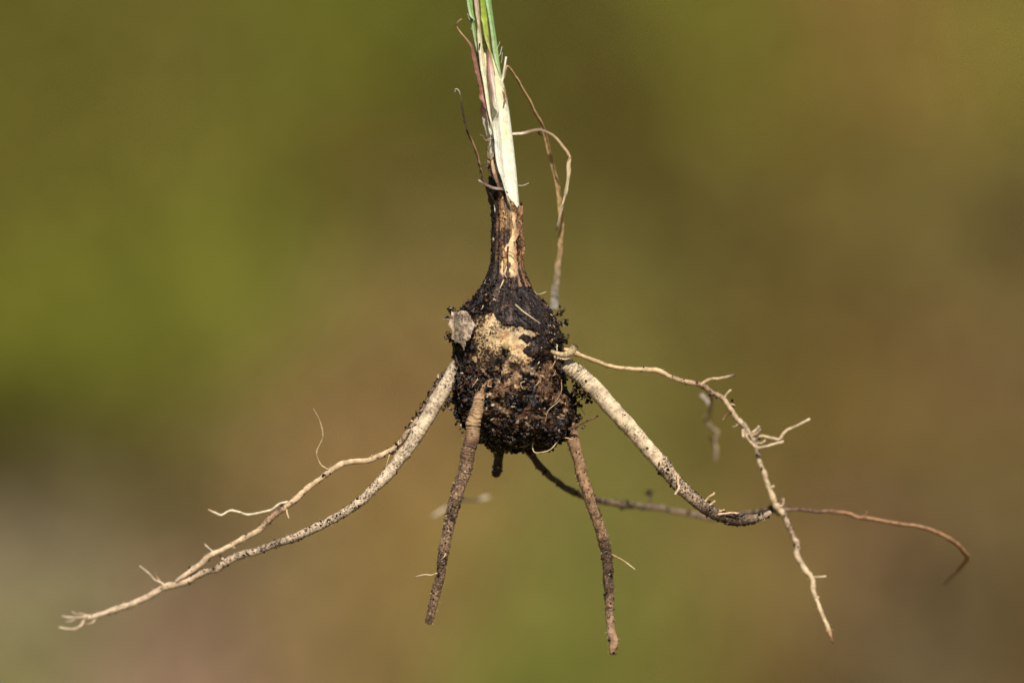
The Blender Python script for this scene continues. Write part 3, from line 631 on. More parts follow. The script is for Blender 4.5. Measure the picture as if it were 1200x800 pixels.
# brown root straight in front of the clod
P3 = [(566, 450, -48, 4.5), (563, 461, -58, 6.6), (561, 472, -65, 8.2), (557, 490, -69, 9.4), (553, 508, -71, 10.2), (549, 530, -72, 10), (543, 555, -73, 8.8), (535, 582, -73, 8), (528, 606, -72, 8), (523, 630, -71, 7), (520, 642, -70, 7.4), (518, 660, -70, 6), (514, 681, -69, 6), (509, 702, -68, 5.6), (504, 722, -67, 5.4), (502, 730, -66, 4.6)]
o3, V, N_, s_ = tube('root', P3, [(0, (0.28, 0.165, 0.085)), (0.1, (0.38, 0.235, 0.125)), (0.2, (0.42, 0.27, 0.14)), (0.26, (0.18, 0.10, 0.055)), (0.36, (0.34, 0.21, 0.12)), (0.5, (0.38, 0.24, 0.14)), (0.62, (0.46, 0.31, 0.19)), (0.7, (0.28, 0.17, 0.1)), (1, (0.36, 0.22, 0.13))], M_ROOT, plant, step=0.6, seg=26, lump=0.08,
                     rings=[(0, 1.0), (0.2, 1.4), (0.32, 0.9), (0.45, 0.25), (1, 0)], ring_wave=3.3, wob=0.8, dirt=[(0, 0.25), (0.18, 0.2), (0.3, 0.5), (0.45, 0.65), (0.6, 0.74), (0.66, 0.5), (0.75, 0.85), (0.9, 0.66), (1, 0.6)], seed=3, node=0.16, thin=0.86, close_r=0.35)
o3['label'] = 'brown ringed root hanging in front of the soil clod'
clump(o3, [(560, 460, -62, 5), (569, 464, -60, 4), (554, 466, -60, 4), (562, 456, -60, 6)], [16, 12, 12, 20], 420, 0.5, 1.6)
root_hairs(o3, V, N_, s_, [(0, 0.1), (0.2, 0.5), (0.6, 1), (1, 1.6)], 60, 803)
root_crumbs(o3, V, N_, s_, [(0, 0.4), (0.25, 0.25), (0.4, 0.7), (0.7, 1.2), (0.78, 2), (0.85, 1), (1, 0.5)], 560, 421, 0.4, 1.5, 0.08, 0.45)
rootlet(o3, [(515, 671, -70), (507, 673, -72), (498, 673, -73), (486, 676, -74)], 1.3, [(0, (0.55, 0.42, 0.26)), (0.8, (0.42, 0.3, 0.2)), (1, (0.2, 0.13, 0.08))], 422)
rootlet(o3, [(522, 648, -77), (520, 652, -78), (517, 655, -78)], 1.0, PALE, 423)
rootlet(o3, [(537, 583, -66), (538, 584, 60), (538, 587, 330), (532, 591, 390), (520, 597, 398), (507, 605, 402)], 2.6, [(0, CREAM2), (1, (0.62, 0.5, 0.36))], 424, 0.05, 0.9)
rootlet(o3, [(538, 587, 328), (546, 586, 385), (557, 587, 395), (565, 584, 398), (573, 582, 402)], 2.4, [(0, CREAM2), (1, (0.62, 0.5, 0.36))], 425, 0.05, 0.9)

# brown root below the right of the clod
P4 = [(661, 480, -8, 8), (669, 503, -4, 8.4), (676, 532, -2, 8.2), (684, 562, 2, 7.6), (694, 592, 5, 7.2), (703, 618, 8, 6.8), (711, 648, 11, 7), (713, 680, 15, 6.4), (714, 705, 18, 5.6), (716, 735, 22, 5.2), (719, 752, 24, 5.8), (718, 760, 25, 5), (718, 766, 26, 4)]
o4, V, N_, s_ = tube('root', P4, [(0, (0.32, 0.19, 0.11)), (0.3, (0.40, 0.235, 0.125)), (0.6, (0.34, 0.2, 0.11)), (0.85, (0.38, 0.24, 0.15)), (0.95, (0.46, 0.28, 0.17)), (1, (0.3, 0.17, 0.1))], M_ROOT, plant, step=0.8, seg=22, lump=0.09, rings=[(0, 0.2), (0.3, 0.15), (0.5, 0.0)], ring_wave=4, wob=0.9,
                     dirt=[(0, 0.4), (0.25, 0.38), (0.4, 0.55), (0.5, 0.7), (0.6, 0.88), (0.7, 0.8), (0.8, 0.6), (0.92, 0.3), (1, 0.3)], seed=4, node=0.3, thin=0.86, close_r=0.35)
o4['label'] = 'brown root hanging straight below the right side of the clod'
root_hairs(o4, V, N_, s_, [(0, 0.1), (0.2, 0.5), (0.6, 1), (1, 1.6)], 80, 804)
root_crumbs(o4, V, N_, s_, [(0, 0.3), (0.3, 0.5), (0.5, 1.2), (0.62, 1.8), (0.8, 1), (0.9, 0.3), (1, 0.2)], 520, 431, 0.4, 1.5, 0.06, 0.4)
clump(o4, [(667, 513, -4, 4), (667, 525, -4, 3)], [18, 10], 432)
rootlet(o4, [(714, 648, 10), (724, 653, 6), (733, 659, 2), (744, 667, -2)], 1.3, [(0, (0.36, 0.2, 0.1)), (0.6, (0.5, 0.34, 0.2)), (1, (0.6, 0.46, 0.3))], 433, taper=0.6)

# dark stump behind
P5 = [(585, 500, 34, 6), (585, 520, 40, 5.4), (584, 538, 44, 5.2), (582, 552, 47, 5), (581, 558, 48, 3.6)]
o5, V, N_, s_ = tube('root', P5, [(0, (0.06, 0.04, 0.028)), (0.6, (0.10, 0.06, 0.04)), (1, (0.06, 0.04, 0.026))], M_ROOT, plant, seg=18, dirt=0.7, seed=5, node=0.2)
o5['label'] = 'short dark root stump behind under the clod'
root_crumbs(o5, V, N_, s_, [(0, 1), (1, 1)], 160, 441, 0.5, 1.8)
clump(o5, [(579, 528, 42, 3)], [16], 442)

# thin dark root running away behind to the right
P6 = [(606, 505, 30, 6), (618, 526, 40, 5.6), (632, 545, 48, 6), (650, 562, 72, 5), (668, 574, 92, 5.4), (690, 583, 135, 4.6), (722, 590, 185, 5), (762, 594, 230, 4.4), (800, 600, 250, 4.6), (835, 606, 245, 4.4), (862, 604, 215, 4.2), (885, 600, 165, 4), (910, 597, 98, 5), (930, 597, 88, 3.2), (962, 599, 80, 3.2), (990, 601, 74, 3.6), (1010, 606, 70, 3.4), (1040, 611, 66, 3.4), (1070, 616, 66, 3.4), (1095, 622, 70, 3.4), (1115, 633, 78, 3.6), (1131, 648, 100, 3.8), (1132, 656, 125, 3.4), (1122, 668, 190, 3.0), (1107, 684, 260, 2.6)]
o6, V, N_, s_ = tube('root', P6, [(0, (0.07, 0.05, 0.035)), (0.1, (0.15, 0.10, 0.07)), (0.2, (0.24, 0.155, 0.11)), (0.5, (0.30, 0.21, 0.15)), (0.6, (0.16, 0.1, 0.07)), (0.655, (0.27, 0.145, 0.07)), (0.85, (0.28, 0.15, 0.07)), (0.9, (0.24, 0.13, 0.07)), (0.95, (0.34, 0.19, 0.11)), (1, (0.36, 0.22, 0.14))], M_ROOT, plant, step=1.0, seg=16, lump=0.12, wob=1.2,
                     dirt=[(0, 0.8), (0.3, 0.45), (0.5, 0.3), (0.61, 0.5), (0.66, 0.12), (1, 0.15)], seed=6, node=0.4, thin=0.7)
o6['label'] = 'thin brown root running behind far out to the right'
root_crumbs(o6, V, N_, s_, [(0, 1), (0.3, 0.8), (0.52, 0.8), (0.58, 1.0), (0.6, 0.0), (1, 0.0)], 330, 451, 0.5, 1.9)
rootlet(o6, [(763, 594, 230), (762, 586, 234), (763, 579, 238)], 1.8, [(0, (0.1, 0.07, 0.05)), (1, (0.05, 0.035, 0.025))], 452, 0.5)
clump(o6, [(762, 577, 238, 5)], [14], 453, 0.9, 2.6)
rootlet(o6, [(1008, 605, 70), (1014, 603, 68), (1016, 599, 67)], 1.4, [(0, (0.34, 0.2, 0.1)), (1, (0.3, 0.17, 0.09))], 454)
rootlet(o6, [(916, 597, 96), (919, 590, 94), (916, 584, 92)], 2.0, [(0, (0.3, 0.2, 0.13)), (1, (0.3, 0.2, 0.13))], 455)
clump(o6, [(905, 594, 100, 5), (912, 600, 98, 4), (915, 597, 94, 3)], [26, 16, 10], 456, 0.7, 2.0)

# thick pale root to the right
P7 = [(648, 416, -18, 8), (664, 428, -32, 10.4), (678, 438, -37, 11.2), (696, 455, -38, 11.6), (715, 476, -38, 11.2), (735, 498, -37, 10.4), (755, 521, -35, 10.2), (774, 542, -33, 9.8), (790, 562, -30, 9), (810, 582, -26, 8.4), (830, 597, -22, 8), (850, 606, -18, 7.8), (868, 609, -14, 7), (884, 607, -10, 5.6), (896, 604, -7, 4.6), (903, 600, -5, 3)]
o7, V, N_, s_ = tube('root', P7, [(0, (0.5, 0.36, 0.2)), (0.1, (0.6, 0.47, 0.3)), (0.2, (0.64, 0.49, 0.32)), (0.5, (0.67, 0.51, 0.33)), (0.64, (0.58, 0.43, 0.28)), (0.74, (0.34, 0.24, 0.16)), (0.84, (0.16, 0.11, 0.075)), (0.93, (0.22, 0.15, 0.1)), (0.97, (0.42, 0.31, 0.21)), (1, (0.42, 0.31, 0.21))], M_ROOT, plant, step=0.6, seg=28, lump=0.05,
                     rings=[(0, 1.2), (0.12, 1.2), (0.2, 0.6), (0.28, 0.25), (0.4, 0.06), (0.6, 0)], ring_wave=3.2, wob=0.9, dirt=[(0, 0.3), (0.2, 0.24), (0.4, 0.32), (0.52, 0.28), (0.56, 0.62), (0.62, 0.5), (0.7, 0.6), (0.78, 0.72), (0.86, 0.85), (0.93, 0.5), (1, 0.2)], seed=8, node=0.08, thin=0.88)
o7['label'] = 'thick cream root with close rings sweeping down to the right'
root_hairs(o7, V, N_, s_, [(0, 0.1), (0.2, 0.5), (0.6, 1), (1, 1.6)], 90, 807)
root_crumbs(o7, V, N_, s_, [(0, 0.3), (0.3, 0.25), (0.5, 0.2), (0.54, 1.3), (0.62, 0.7), (0.75, 1.4), (0.85, 2), (0.93, 1.2), (1, 0.1)], 700, 461, 0.4, 1.7, 0.05, 0.3)
clump(o7, [(774, 551, -34, 4), (781, 558, -33, 3.5), (683, 461, -34, 6), (690, 468, -32, 5), (676, 454, -34, 6)], [22, 16, 60, 30, 60], 462, 0.6, 2.2)
rootlet(o7, [(794, 556, -38), (795, 566, -41), (796, 571, -42), (791, 580, -44)], 2.0, [(0, (0.6, 0.42, 0.24)), (0.9, (0.66, 0.5, 0.34)), (1, (0.2, 0.12, 0.08))], 463, taper=0.9)
rootlet(o7, [(826, 588, -26), (831, 582, -28), (837, 577, -30)], 1.9, PALE, 464, taper=0.9)
rootlet(o7, [(832, 592, -27), (838, 587, -29)], 2.0, PALE, 465, taper=0.9)
rootlet(o7, [(842, 603, -26), (850, 602, -28), (858, 601, -29), (867, 601, -30)], 2.0, [(0, (0.6, 0.4, 0.24)), (0.85, (0.6, 0.42, 0.26)), (1, (0.12, 0.08, 0.05))], 466, taper=0.8)
rootlet(o7, [(843, 599, -26), (849, 597, -28)], 1.6, PALE, 467)
# peeled stub at its base
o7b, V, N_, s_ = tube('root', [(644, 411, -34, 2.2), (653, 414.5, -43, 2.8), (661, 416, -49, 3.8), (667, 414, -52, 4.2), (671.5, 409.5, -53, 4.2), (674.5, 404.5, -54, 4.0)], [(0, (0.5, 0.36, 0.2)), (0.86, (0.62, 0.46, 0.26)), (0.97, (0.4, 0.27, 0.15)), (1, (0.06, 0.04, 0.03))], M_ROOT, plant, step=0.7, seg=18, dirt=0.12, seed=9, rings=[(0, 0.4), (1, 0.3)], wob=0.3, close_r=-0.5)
o7b['label'] = 'short cream root stub bent up beside the clod'

clump(o7, [(657, 424, -42, 5), (655, 432, -44, 6), (660, 438, -38, 5)], [26, 30, 20], 468, 0.5, 1.8)
# thin branching root to the right
P8 = [(650, 408, -10, 3.6), (664, 410, -8, 3.4), (680, 416, -4, 3.4), (702, 424, 2, 3.3), (722, 430, 8, 3.2), (745, 433, 14, 3.4), (768, 434, 20, 3.5), (785, 441, 26, 3.4), (800, 446, 30, 3.6), (818, 450, 36, 3.8), (826, 453, 40, 4.2), (834, 460, 44, 4), (847, 466, 50, 3.8), (854, 477, 54, 4), (863, 490, 58, 4.4), (874, 502, 62, 4.2), (883, 514, 66, 4), (887, 528, 70, 3.8), (893, 550, 76, 4), (900, 570, 80, 4.2), (907, 587, 84, 4.4), (913, 597, 86, 4.6), (921, 608, 84, 3.8), (927, 624, 80, 3.8), (935, 638, 76, 4.2), (934, 650, 74, 4.2), (942, 664, 70, 4), (951, 677, 66, 4.2), (954, 692, 62, 3.8), (963, 717, 56, 3.6), (972, 740, 50, 3.2), (976, 753, 47, 1.4)]
o8, V, N_, s_ = tube('root', P8, [(0, (0.55, 0.38, 0.2)), (0.25, (0.58, 0.41, 0.23)), (0.33, (0.36, 0.23, 0.14)), (0.4, (0.52, 0.37, 0.22)), (0.5, (0.56, 0.43, 0.28)), (0.68, (0.58, 0.43, 0.26)), (0.73, (0.36, 0.24, 0.16)), (0.78, (0.5, 0.38, 0.24)), (0.96, (0.6, 0.45, 0.26)), (0.985, (0.3, 0.15, 0.06)), (1, (0.12, 0.06, 0.03))], M_ROOT, plant, step=0.9, seg=16, lump=0.13, wob=0.9,
                     dirt=[(0, 0.1), (0.28, 0.1), (0.33, 0.45), (0.37, 0.35), (0.42, 0.25), (0.52, 0.45), (0.6, 0.1), (0.7, 0.4), (0.74, 0.5), (0.78, 0.1), (1, 0.05)], seed=10, node=0.5, thin=0.72)
o8['label'] = 'thin tan branching root reaching right then hanging down'
root_hairs(o8, V, N_, s_, [(0, 0.1), (0.2, 0.5), (0.6, 1), (1, 1.6)], 110, 808)
root_crumbs(o8, V, N_, s_, [(0, 0.1), (0.3, 0.3), (0.34, 1), (0.4, 0.4), (0.52, 1), (0.6, 0.1), (0.72, 1.5), (0.78, 0.1), (1, 0.05)], 170, 471, 0.4, 1.5)
LT = [(0, (0.5, 0.36, 0.22)), (1, (0.58, 0.45, 0.3))]
rootlet(o8, [(820, 451, 37), (832, 445, 36), (845, 443, 34), (853, 441, 33), (861, 439, 32)], 2.2, [(0, TAN1), (0.85, (0.55, 0.4, 0.24)), (1, (0.1, 0.06, 0.04))], 472, taper=0.8)
rootlet(o8, [(848, 467, 50), (851, 462, 49), (857, 457, 48)], 1.8, LT, 473)
rootlet(o8, [(856, 483, 55), (851, 487, 60), (847, 492, 64)], 2.0, [(0, (0.36, 0.2, 0.12)), (1, (0.36, 0.2, 0.12))], 474)
rootlet(o8, [(871, 512, 50), (871, 504, 54), (876, 514, 56), (884, 523, 58), (893, 524, 58), (905, 521, 57), (918, 517, 56)], 2.5, LT, 475, taper=0.9)
rootlet(o8, [(884, 513, 66), (892, 511, 66), (905, 514, 64), (913, 515, 62), (917, 509, 61), (924, 503, 60), (936, 498, 58), (949, 491, 56)], 2.4, LT, 476, taper=0.8)
rootlet(o8, [(882, 507, 64), (886, 503, 64), (889, 499, 63)], 2.2, LT, 477, taper=0.9)
rootlet(o8, [(878, 508, 62), (872, 512, 58), (869, 516, 57)], 2.2, LT, 4771, taper=0.7)
rootlet(o8, [(886, 518, 67), (892, 519, 64), (897, 516, 62)], 1.9, LT, 4772, taper=0.8)
rootlet(o8, [(880, 510, 64), (887, 508, 60), (891, 503, 58)], 1.6, LT, 4773, taper=0.8)
rootlet(o8, [(853, 476, 54), (858, 474, 52), (861, 475, 51)], 1.3, LT, 4774, taper=0.6)
rootlet(o8, [(866, 494, 59), (862, 499, 60), (857, 500, 62)], 1.2, LT, 4775, taper=0.6)
rootlet(o8, [(912, 594, 86), (917, 590, 84), (918, 584, 82)], 1.8, LT, 4776, taper=0.7)
rootlet(o8, [(957, 702, 60), (960, 699, 59)], 1.4, LT, 4777, taper=0.7)
rootlet(o8, [(950, 676, 66), (958, 676, 64), (968, 675, 62)], 1.8, LT, 478, taper=0.9)
rootlet(o8, [(902, 572, 81), (907, 569, 80)], 2.0, LT, 479, taper=0.9)
rootlet(o8, [(832, 460, 44), (834, 470, 160), (831, 485, 250), (827, 491, 275), (834, 499, 282), (841, 506, 288), (838, 516, 292), (840, 526, 296), (838, 540, 300)], 2.6, [(0, (0.34, 0.22, 0.14)), (0.6, (0.38, 0.27, 0.19)), (1, (0.38, 0.29, 0.2))], 480, 0.4, 0.9, 1.6)
rootlet(o8, [(833, 479, 215), (828, 470, 222), (822, 463, 228)], 2.8, [(0, (0.34, 0.27, 0.22)), (1, (0.4, 0.34, 0.29))], 481, 0.3, 0.9)
clump(o8, [(834, 514, 290, 4), (858, 473, 56, 3), (886, 514, 66, 4), (909, 590, 85, 4), (836, 461, 45, 3)], [14, 8, 14, 16, 8], 482, 0.8, 2.0)

# ---- shoot ---------------------------------------------------------------------------
def shell(name, prof, mat, parent, colfn, dispfn, depth=0.9, NU=140, step=0.7, keepfn=None, dirtfn=None, yc=0.0):
    prof = np.array(prof, float); v = np.arange(prof[0, 0], prof[-1, 0] + 0.01, step)
    Lf = np.interp(v, prof[:, 0], prof[:, 1]); Rt = np.interp(v, prof[:, 0], prof[:, 2])
    k = np.hanning(15); k /= k.sum(); Lf, Rt = [np.convolve(np.pad(a, 7, 'edge'), k, 'valid') for a in (Lf, Rt)]
    a = np.arange(NU)/NU*2*np.pi; c0, r0 = (Lf + Rt)/2, (Rt - Lf)/2
    base = np.stack([c0[:, None] + r0[:, None]*np.cos(a), np.broadcast_to(v[:, None], (len(v), NU)), yc - depth*r0[:, None]*np.sin(a)], -1).reshape(-1, 3)
    nrm = np.stack([np.tile(np.cos(a), len(v)), 0*base[:, 0], -np.tile(np.sin(a), len(v))], 1)
    A = np.tile(a, len(v)); d = dispfn(base, A); V = base + nrm*d[:, None]
    i = np.arange(len(v)*NU).reshape(len(v), NU); j = np.roll(i, -1, 1)
    F = np.stack([i[:-1], i[1:], j[1:], j[:-1]], -1).reshape(-1, 4)
    if keepfn is not None: F = F[keepfn(base, A)[F].all(1)]
    used = np.unique(F); mp = -np.ones(len(V), int); mp[used] = np.arange(len(used))
    dr = dirtfn(base, A) if dirtfn else np.zeros(len(V))
    return mesh_obj_mixed(name, V[used], mp[F], np.zeros((0, 3), int), mat, parent, colfn(base, A)[used], dr[used]), V, nrm

STEM = [(56, 569, 572), (64, 565, 578), (75, 564, 584), (92, 565.5, 589), (110, 567, 593), (133, 569.5, 597), (160, 571.5, 600.5), (200, 575, 605), (240, 578, 608.5), (270, 580, 609), (335, 580, 610)]
def stem_col(p, a):
    y = p[:, 1]; st = fbm(np.stack([y*0.03, np.cos(a)*22, np.sin(a)*22], 1), 3, 3, 500)
    c = mix(np.array([0.62, 0.60, 0.34]), np.array([0.80, 0.77, 0.58]), sstep(70, 150, y))
    c = mix(c, np.array([0.86, 0.84, 0.68]), sstep(150, 220, y))
    c = mix(c, np.array([0.66, 0.64, 0.36]), np.clip(st*0.5, 0, 0.4))
    line = np.exp(-((p[:, 0] - np.interp(y, [120, 160, 200, 235], [583.5, 586.5, 590, 596]))/0.9)**2)*(p[:, 2] < 0)*sstep(105, 130, y)*sstep(238, 200, y)
    c = mix(c, np.array([0.42, 0.25, 0.15]), line*0.6)
    yel = np.exp(-((p[:, 0] - 592)/3)**2 - ((y - 155)/10)**2)*(p[:, 2] < 0); c = mix(c, np.array([0.66, 0.52, 0.2]), yel*0.6)
    return c
def stem_disp(p, a):
    y = p[:, 1]; line = np.exp(-((p[:, 0] - np.interp(y, [120, 160, 200, 235], [583.5, 586.5, 590, 596]))/1.0)**2)*(p[:, 2] < 0)*sstep(105, 130, y)
    return 0.5*fbm(np.stack([y*0.05, np.cos(a)*12, np.sin(a)*12], 1), 3, 3, 501) - 0.9*line
stem, SV, SN = shell('stem', STEM, M_STEM, plant, stem_col, stem_disp, 0.85)
stem['label'] = 'creamy white lower shoot'
WINDOW = [(600, 246), (604, 246), (605, 262), (608, 280), (607, 305), (606, 322), (601, 330), (592, 328), (587, 319), (588, 298), (594, 287), (600, 276), (600, 262)]
SH = [(204, 573, 606), (220, 574.5, 611), (240, 576.5, 612), (262, 577.5, 611.5), (290, 576.5, 611.5), (306, 576, 612), (316, 574, 614), (326, 570, 618), (336, 565, 623)]
def sh_parts(p, a):
    y = p[:, 1]; st = fbm(np.stack([y*0.022, np.cos(a)*16, np.sin(a)*16], 1), 2.2, 4, 510, 0.6)
    wsd = np.where(p[:, 2] < 0, sdf_poly(p[:, 0], y, WINDOW), -50) + 2.0*fbm(p, 6, 3, 511)
    return y, st, sstep(-0.7, 0.7, wsd)
def sh_col(p, a):
    y, st, wn = sh_parts(p, a); x = p[:, 0] + 3*fbm(p, 12, 2, 512)
    c = mix(np.array([0.030, 0.019, 0.013]), np.array([0.33, 0.165, 0.07]), sstep(0.0, 0.38, st + 0.2*sstep(583, 592, x) - 0.25*sstep(300, 325, y)))
    tan = np.exp(-((x - 594)/3.2)**2)*sstep(222, 236, y)*sstep(272, 262, y); c = mix(c, np.array([0.52, 0.34, 0.17]), np.clip(tan*(0.75 + st), 0, 1))
    tan2 = np.exp(-((x - 609)/2.5)**2)*sstep(240, 250, y)*sstep(300, 285, y); c = mix(c, np.array([0.36, 0.22, 0.12]), np.clip(tan2*0.8, 0, 1))
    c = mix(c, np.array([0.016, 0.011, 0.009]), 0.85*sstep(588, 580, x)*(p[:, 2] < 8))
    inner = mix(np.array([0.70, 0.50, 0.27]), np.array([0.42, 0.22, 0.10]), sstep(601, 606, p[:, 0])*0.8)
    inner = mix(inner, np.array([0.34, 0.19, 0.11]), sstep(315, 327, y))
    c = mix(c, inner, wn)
    hole = np.exp(-((p[:, 0] - 595.5)/2.6)**2 - ((y - 321)/2.2)**2); c = mix(c, np.array([0.03, 0.015, 0.01]), np.clip(hole*1.6, 0, 1)*(p[:, 2] < 0))
    return c
def sh_disp(p, a):
    y, st, wn = sh_parts(p, a)
    d = 0.7 + 2.4*st + 1.2*fbm(p, 4, 3, 513); d = d*(1 - wn) + wn*(-1.5 + 0.5*fbm(p, 5, 2, 514))
    hole = np.exp(-((p[:, 0] - 595.5)/2.2)**2 - ((y - 321)/1.9)**2)*(p[:, 2] < 0)
    return d - 2.5*hole
def sh_keep(p, a):
    e = np.where(p[:, 2] < 0, 206 + np.clip(p[:, 0] - 576, 0, None)*1.18, 214 + 26*np.clip((p[:, 0] - 576)/33, 0, 1))
    e = e + 3.2*fbm(np.stack([np.cos(a)*14, np.sin(a)*14, 0*a], 1), 2.0, 3, 515) + np.where(p[:, 0] > 607, -3, 0)
    return p[:, 1] > e
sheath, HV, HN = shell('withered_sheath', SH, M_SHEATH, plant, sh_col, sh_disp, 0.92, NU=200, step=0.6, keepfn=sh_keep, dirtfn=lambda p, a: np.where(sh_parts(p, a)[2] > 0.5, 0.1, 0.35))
sheath['label'] = 'dark brown withered sheath round the neck above the corm'
r_ = np.random.default_rng(77); wgt = np.where((HV[:, 1] > 236), 1, 0)*(0.15 + sstep(590, 578, HV[:, 0]) + 1.2*sstep(312, 330, HV[:, 1])); k = r_.choice(len(HV), 420, p=wgt/wgt.sum()); sz = 0.4 + 1.1*r_.random(420)**2.5
crumbs('soil_crumbs', HV[k] + HN[k]*(sz*0.3)[:, None], sz, sheath, 78, 0.08, 0.3)

rs = np.random.default_rng(91)
for i in range(11):
    a = math.radians(rs.uniform(25, 155)); v0 = rs.uniform(236, 290); a = a if a > 1.5 else math.radians(rs.uniform(25, 50)); ln = rs.uniform(16, 42); v1 = min(v0 + ln, 326)
    pts = []
    for q in range(5):
        v = v0 + (v1 - v0)*q/4; hw_ = np.interp(v, [204, 240, 306, 326], [17, 17.8, 18, 22]); lift = 1.6 + (2.2*(1 - q/1.5) if q < 2 else 0)
        pts.append((594 + (hw_ + lift)*math.cos(a) + rs.normal(0, 0.7), v, -0.92*(hw_ + lift)*math.sin(a), 0.5 + 2.0*math.sin(math.pi*(0.12 + 0.8*q/4))*rs.uniform(0.6, 1.2)))
    c0 = [(0.026, 0.016, 0.011), (0.10, 0.05, 0.024), (0.24, 0.12, 0.055), (0.36, 0.21, 0.10)][rs.integers(0, 4 if math.cos(a) > -0.2 else 2)]
    ribbon('sheath_shred', pts, [(0, tuple(1.3*x for x in c0)), (1, c0)], M_SHEATH, sheath, cup=0.4, thick=0.45, step=0.8, wob=0.6, seed=700 + i, rough=0.7)
clump(sheath, [(575 + 4*i, 324 + rs.uniform(0, 10), -18*math.sin(math.pi*(i + 1)/12) - 4, 5) for i in range(11)], [13]*11, 92, 0.5, 1.6)

PURP = (0.19, 0.035, 0.055)
fs = ribbon('purple_sheath', [(593, 252, -9, 11), (591.5, 235, -11.6, 12), (589, 205, -13.2, 12.5), (586, 165, -13.4, 12.5), (583.5, 140, -13.4, 12.2), (582.4, 126, -13.8, 11.8), (581, 112, -14, 10.8), (579.4, 95, -14, 8.8), (577.3, 80, -13.4, 6.8), (575.5, 66, -12.6, 4.8), (573, 50, -11.6, 2.8), (570, 34, -10.6, 0.5)], [(0, (0.86, 0.84, 0.68)), (0.5, (0.84, 0.8, 0.62)), (0.62, (0.82, 0.75, 0.57)), (0.72, (0.76, 0.62, 0.48)), (0.8, (0.58, 0.36, 0.30)), (0.88, (0.30, 0.12, 0.10)), (0.95, (0.2, 0.1, 0.04)), (1, (0.2, 0.18, 0.04))], M_STEM, plant, cup=0.52, thick=0.5, edge=(PURP, [(0, 0), (0.54, 0.0), (0.64, 0.85), (1, 1)], 0.66), ridges=7, nx=33)
fs['label'] = 'pale inner sheath with purple edges and pointed tip'
ls = ribbon('purple_sheath', [(578, 172, -3, 3), (573, 150, -5.5, 6.4), (569, 125, -7.4, 7.2), (565.5, 105, -7.4, 7), (561, 84, -7, 5.8), (557, 66, -6, 5), (553.5, 54, -5.2, 3.8), (547, 46, -4.4, 2.4), (540, 38, -5, 2.2), (535.5, 31, -5.4, 1.8), (536, 26, -5.8, 1.6), (541, 22, -6, 1.2)], [(0, (0.8, 0.76, 0.6)), (0.16, (0.76, 0.66, 0.5)), (0.3, (0.5, 0.27, 0.2)), (0.45, (0.34, 0.17, 0.12)), (0.75, (0.2, 0.09, 0.055)), (0.88, (0.45, 0.3, 0.16)), (0.95, (0.2, 0.11, 0.06)), (1, (0.36, 0.22, 0.12))], M_STEM, plant, cup=0.5, thick=0.6, edge=((0.15, 0.04, 0.045), [(0, 0), (0.15, 0.1), (0.28, 0.8), (0.7, 0.7), (1, 0)], 0.55), nx=17, wob=0.3, seed=5)
ls['label'] = 'outer sheath with purple back and curled brown tip'
G1 = (0.15, 0.27, 0.055); G2 = (0.24, 0.36, 0.03); G3 = (0.15, 0.29, 0.085)
lf = ribbon('leaf', [(566, 118, 2, 1.6), (563, 85, 1, 2.2), (560.5, 62, -1, 4.0), (556.5, 30, -1, 5.8), (553, 0, 0, 6.6), (536, -120, 10, 7), (514, -320, 40, 6), (480, -560, 110, 3.2), (464, -660, 150, 0.4)], [(0, (0.5, 0.5, 0.25)), (0.1, (0.2, 0.33, 0.09)), (1, G1)], M_LEAF, plant, cup=0.5, thick=0.7, edge=((0.5, 0.55, 0.4), [(0, 0.6), (1, 0.6)]), ridges=5, nx=25)
lf['label'] = 'narrow green leaf with pale margin beside the beige leaf'
lf = ribbon('leaf', [(579, 172, -9, 2.5), (575, 140, -11.6, 5), (569.8, 98, -11, 4.8), (566, 70, -9, 5.0), (563, 40, -7.5, 5.2), (559.5, 0, -6.5, 5.2), (546, -120, 0, 3.4), (530, -260, 12, 2.6), (518, -360, 30, 0.4)], [(0, (0.82, 0.78, 0.6)), (0.14, (0.74, 0.68, 0.46)), (0.22, (0.62, 0.54, 0.34)), (0.3, (0.5, 0.37, 0.26)), (0.6, (0.46, 0.34, 0.24)), (1, (0.4, 0.28, 0.18))], M_LEAF, plant, cup=0.35, thick=0.7, ridges=3, nx=17)
lf['label'] = 'withered pinkish beige leaf between the green leaves'
lf = ribbon('leaf', [(578, 100, -4, 2.6), (576.5, 80, -6, 6.4), (573.5, 55, -7.5, 8), (570.5, 28, -7.5, 8.6), (567.5, 0, -7, 8), (556, -120, -6, 7.5), (540, -320, 4, 7.5), (520, -560, 40, 4), (508, -700, 70, 0.4)], [(0, (0.5, 0.5, 0.18)), (0.1, (0.3, 0.4, 0.05)), (0.3, G2), (1, (0.18, 0.31, 0.04))], M_LEAF, plant, cup=0.45, thick=0.8, ridges=9, nx=37)
lf['label'] = 'bright yellow green middle leaf'
lf = ribbon('leaf', [(590, 116, 0, 0.6), (587.5, 97, -3, 1.6), (584.6, 76, -4, 4.6), (580.6, 45, -3, 5.6), (575, 5, -2, 5.6), (572, -30, 0, 5.4), (562, -140, 6, 7), (552, -340, 24, 7), (546, -560, 60, 3.6), (544, -680, 84, 0.4)], [(0, (0.6, 0.6, 0.4)), (0.05, (0.3, 0.42, 0.16)), (0.15, G3), (1, (0.12, 0.24, 0.06))], M_LEAF, plant, cup=0.6, thick=0.8, edge=((0.42, 0.52, 0.33), [(0, 0.7), (1, 0.7)]), ridges=5, nx=25)
lf['label'] = 'bluish green outer leaf with pale margin'
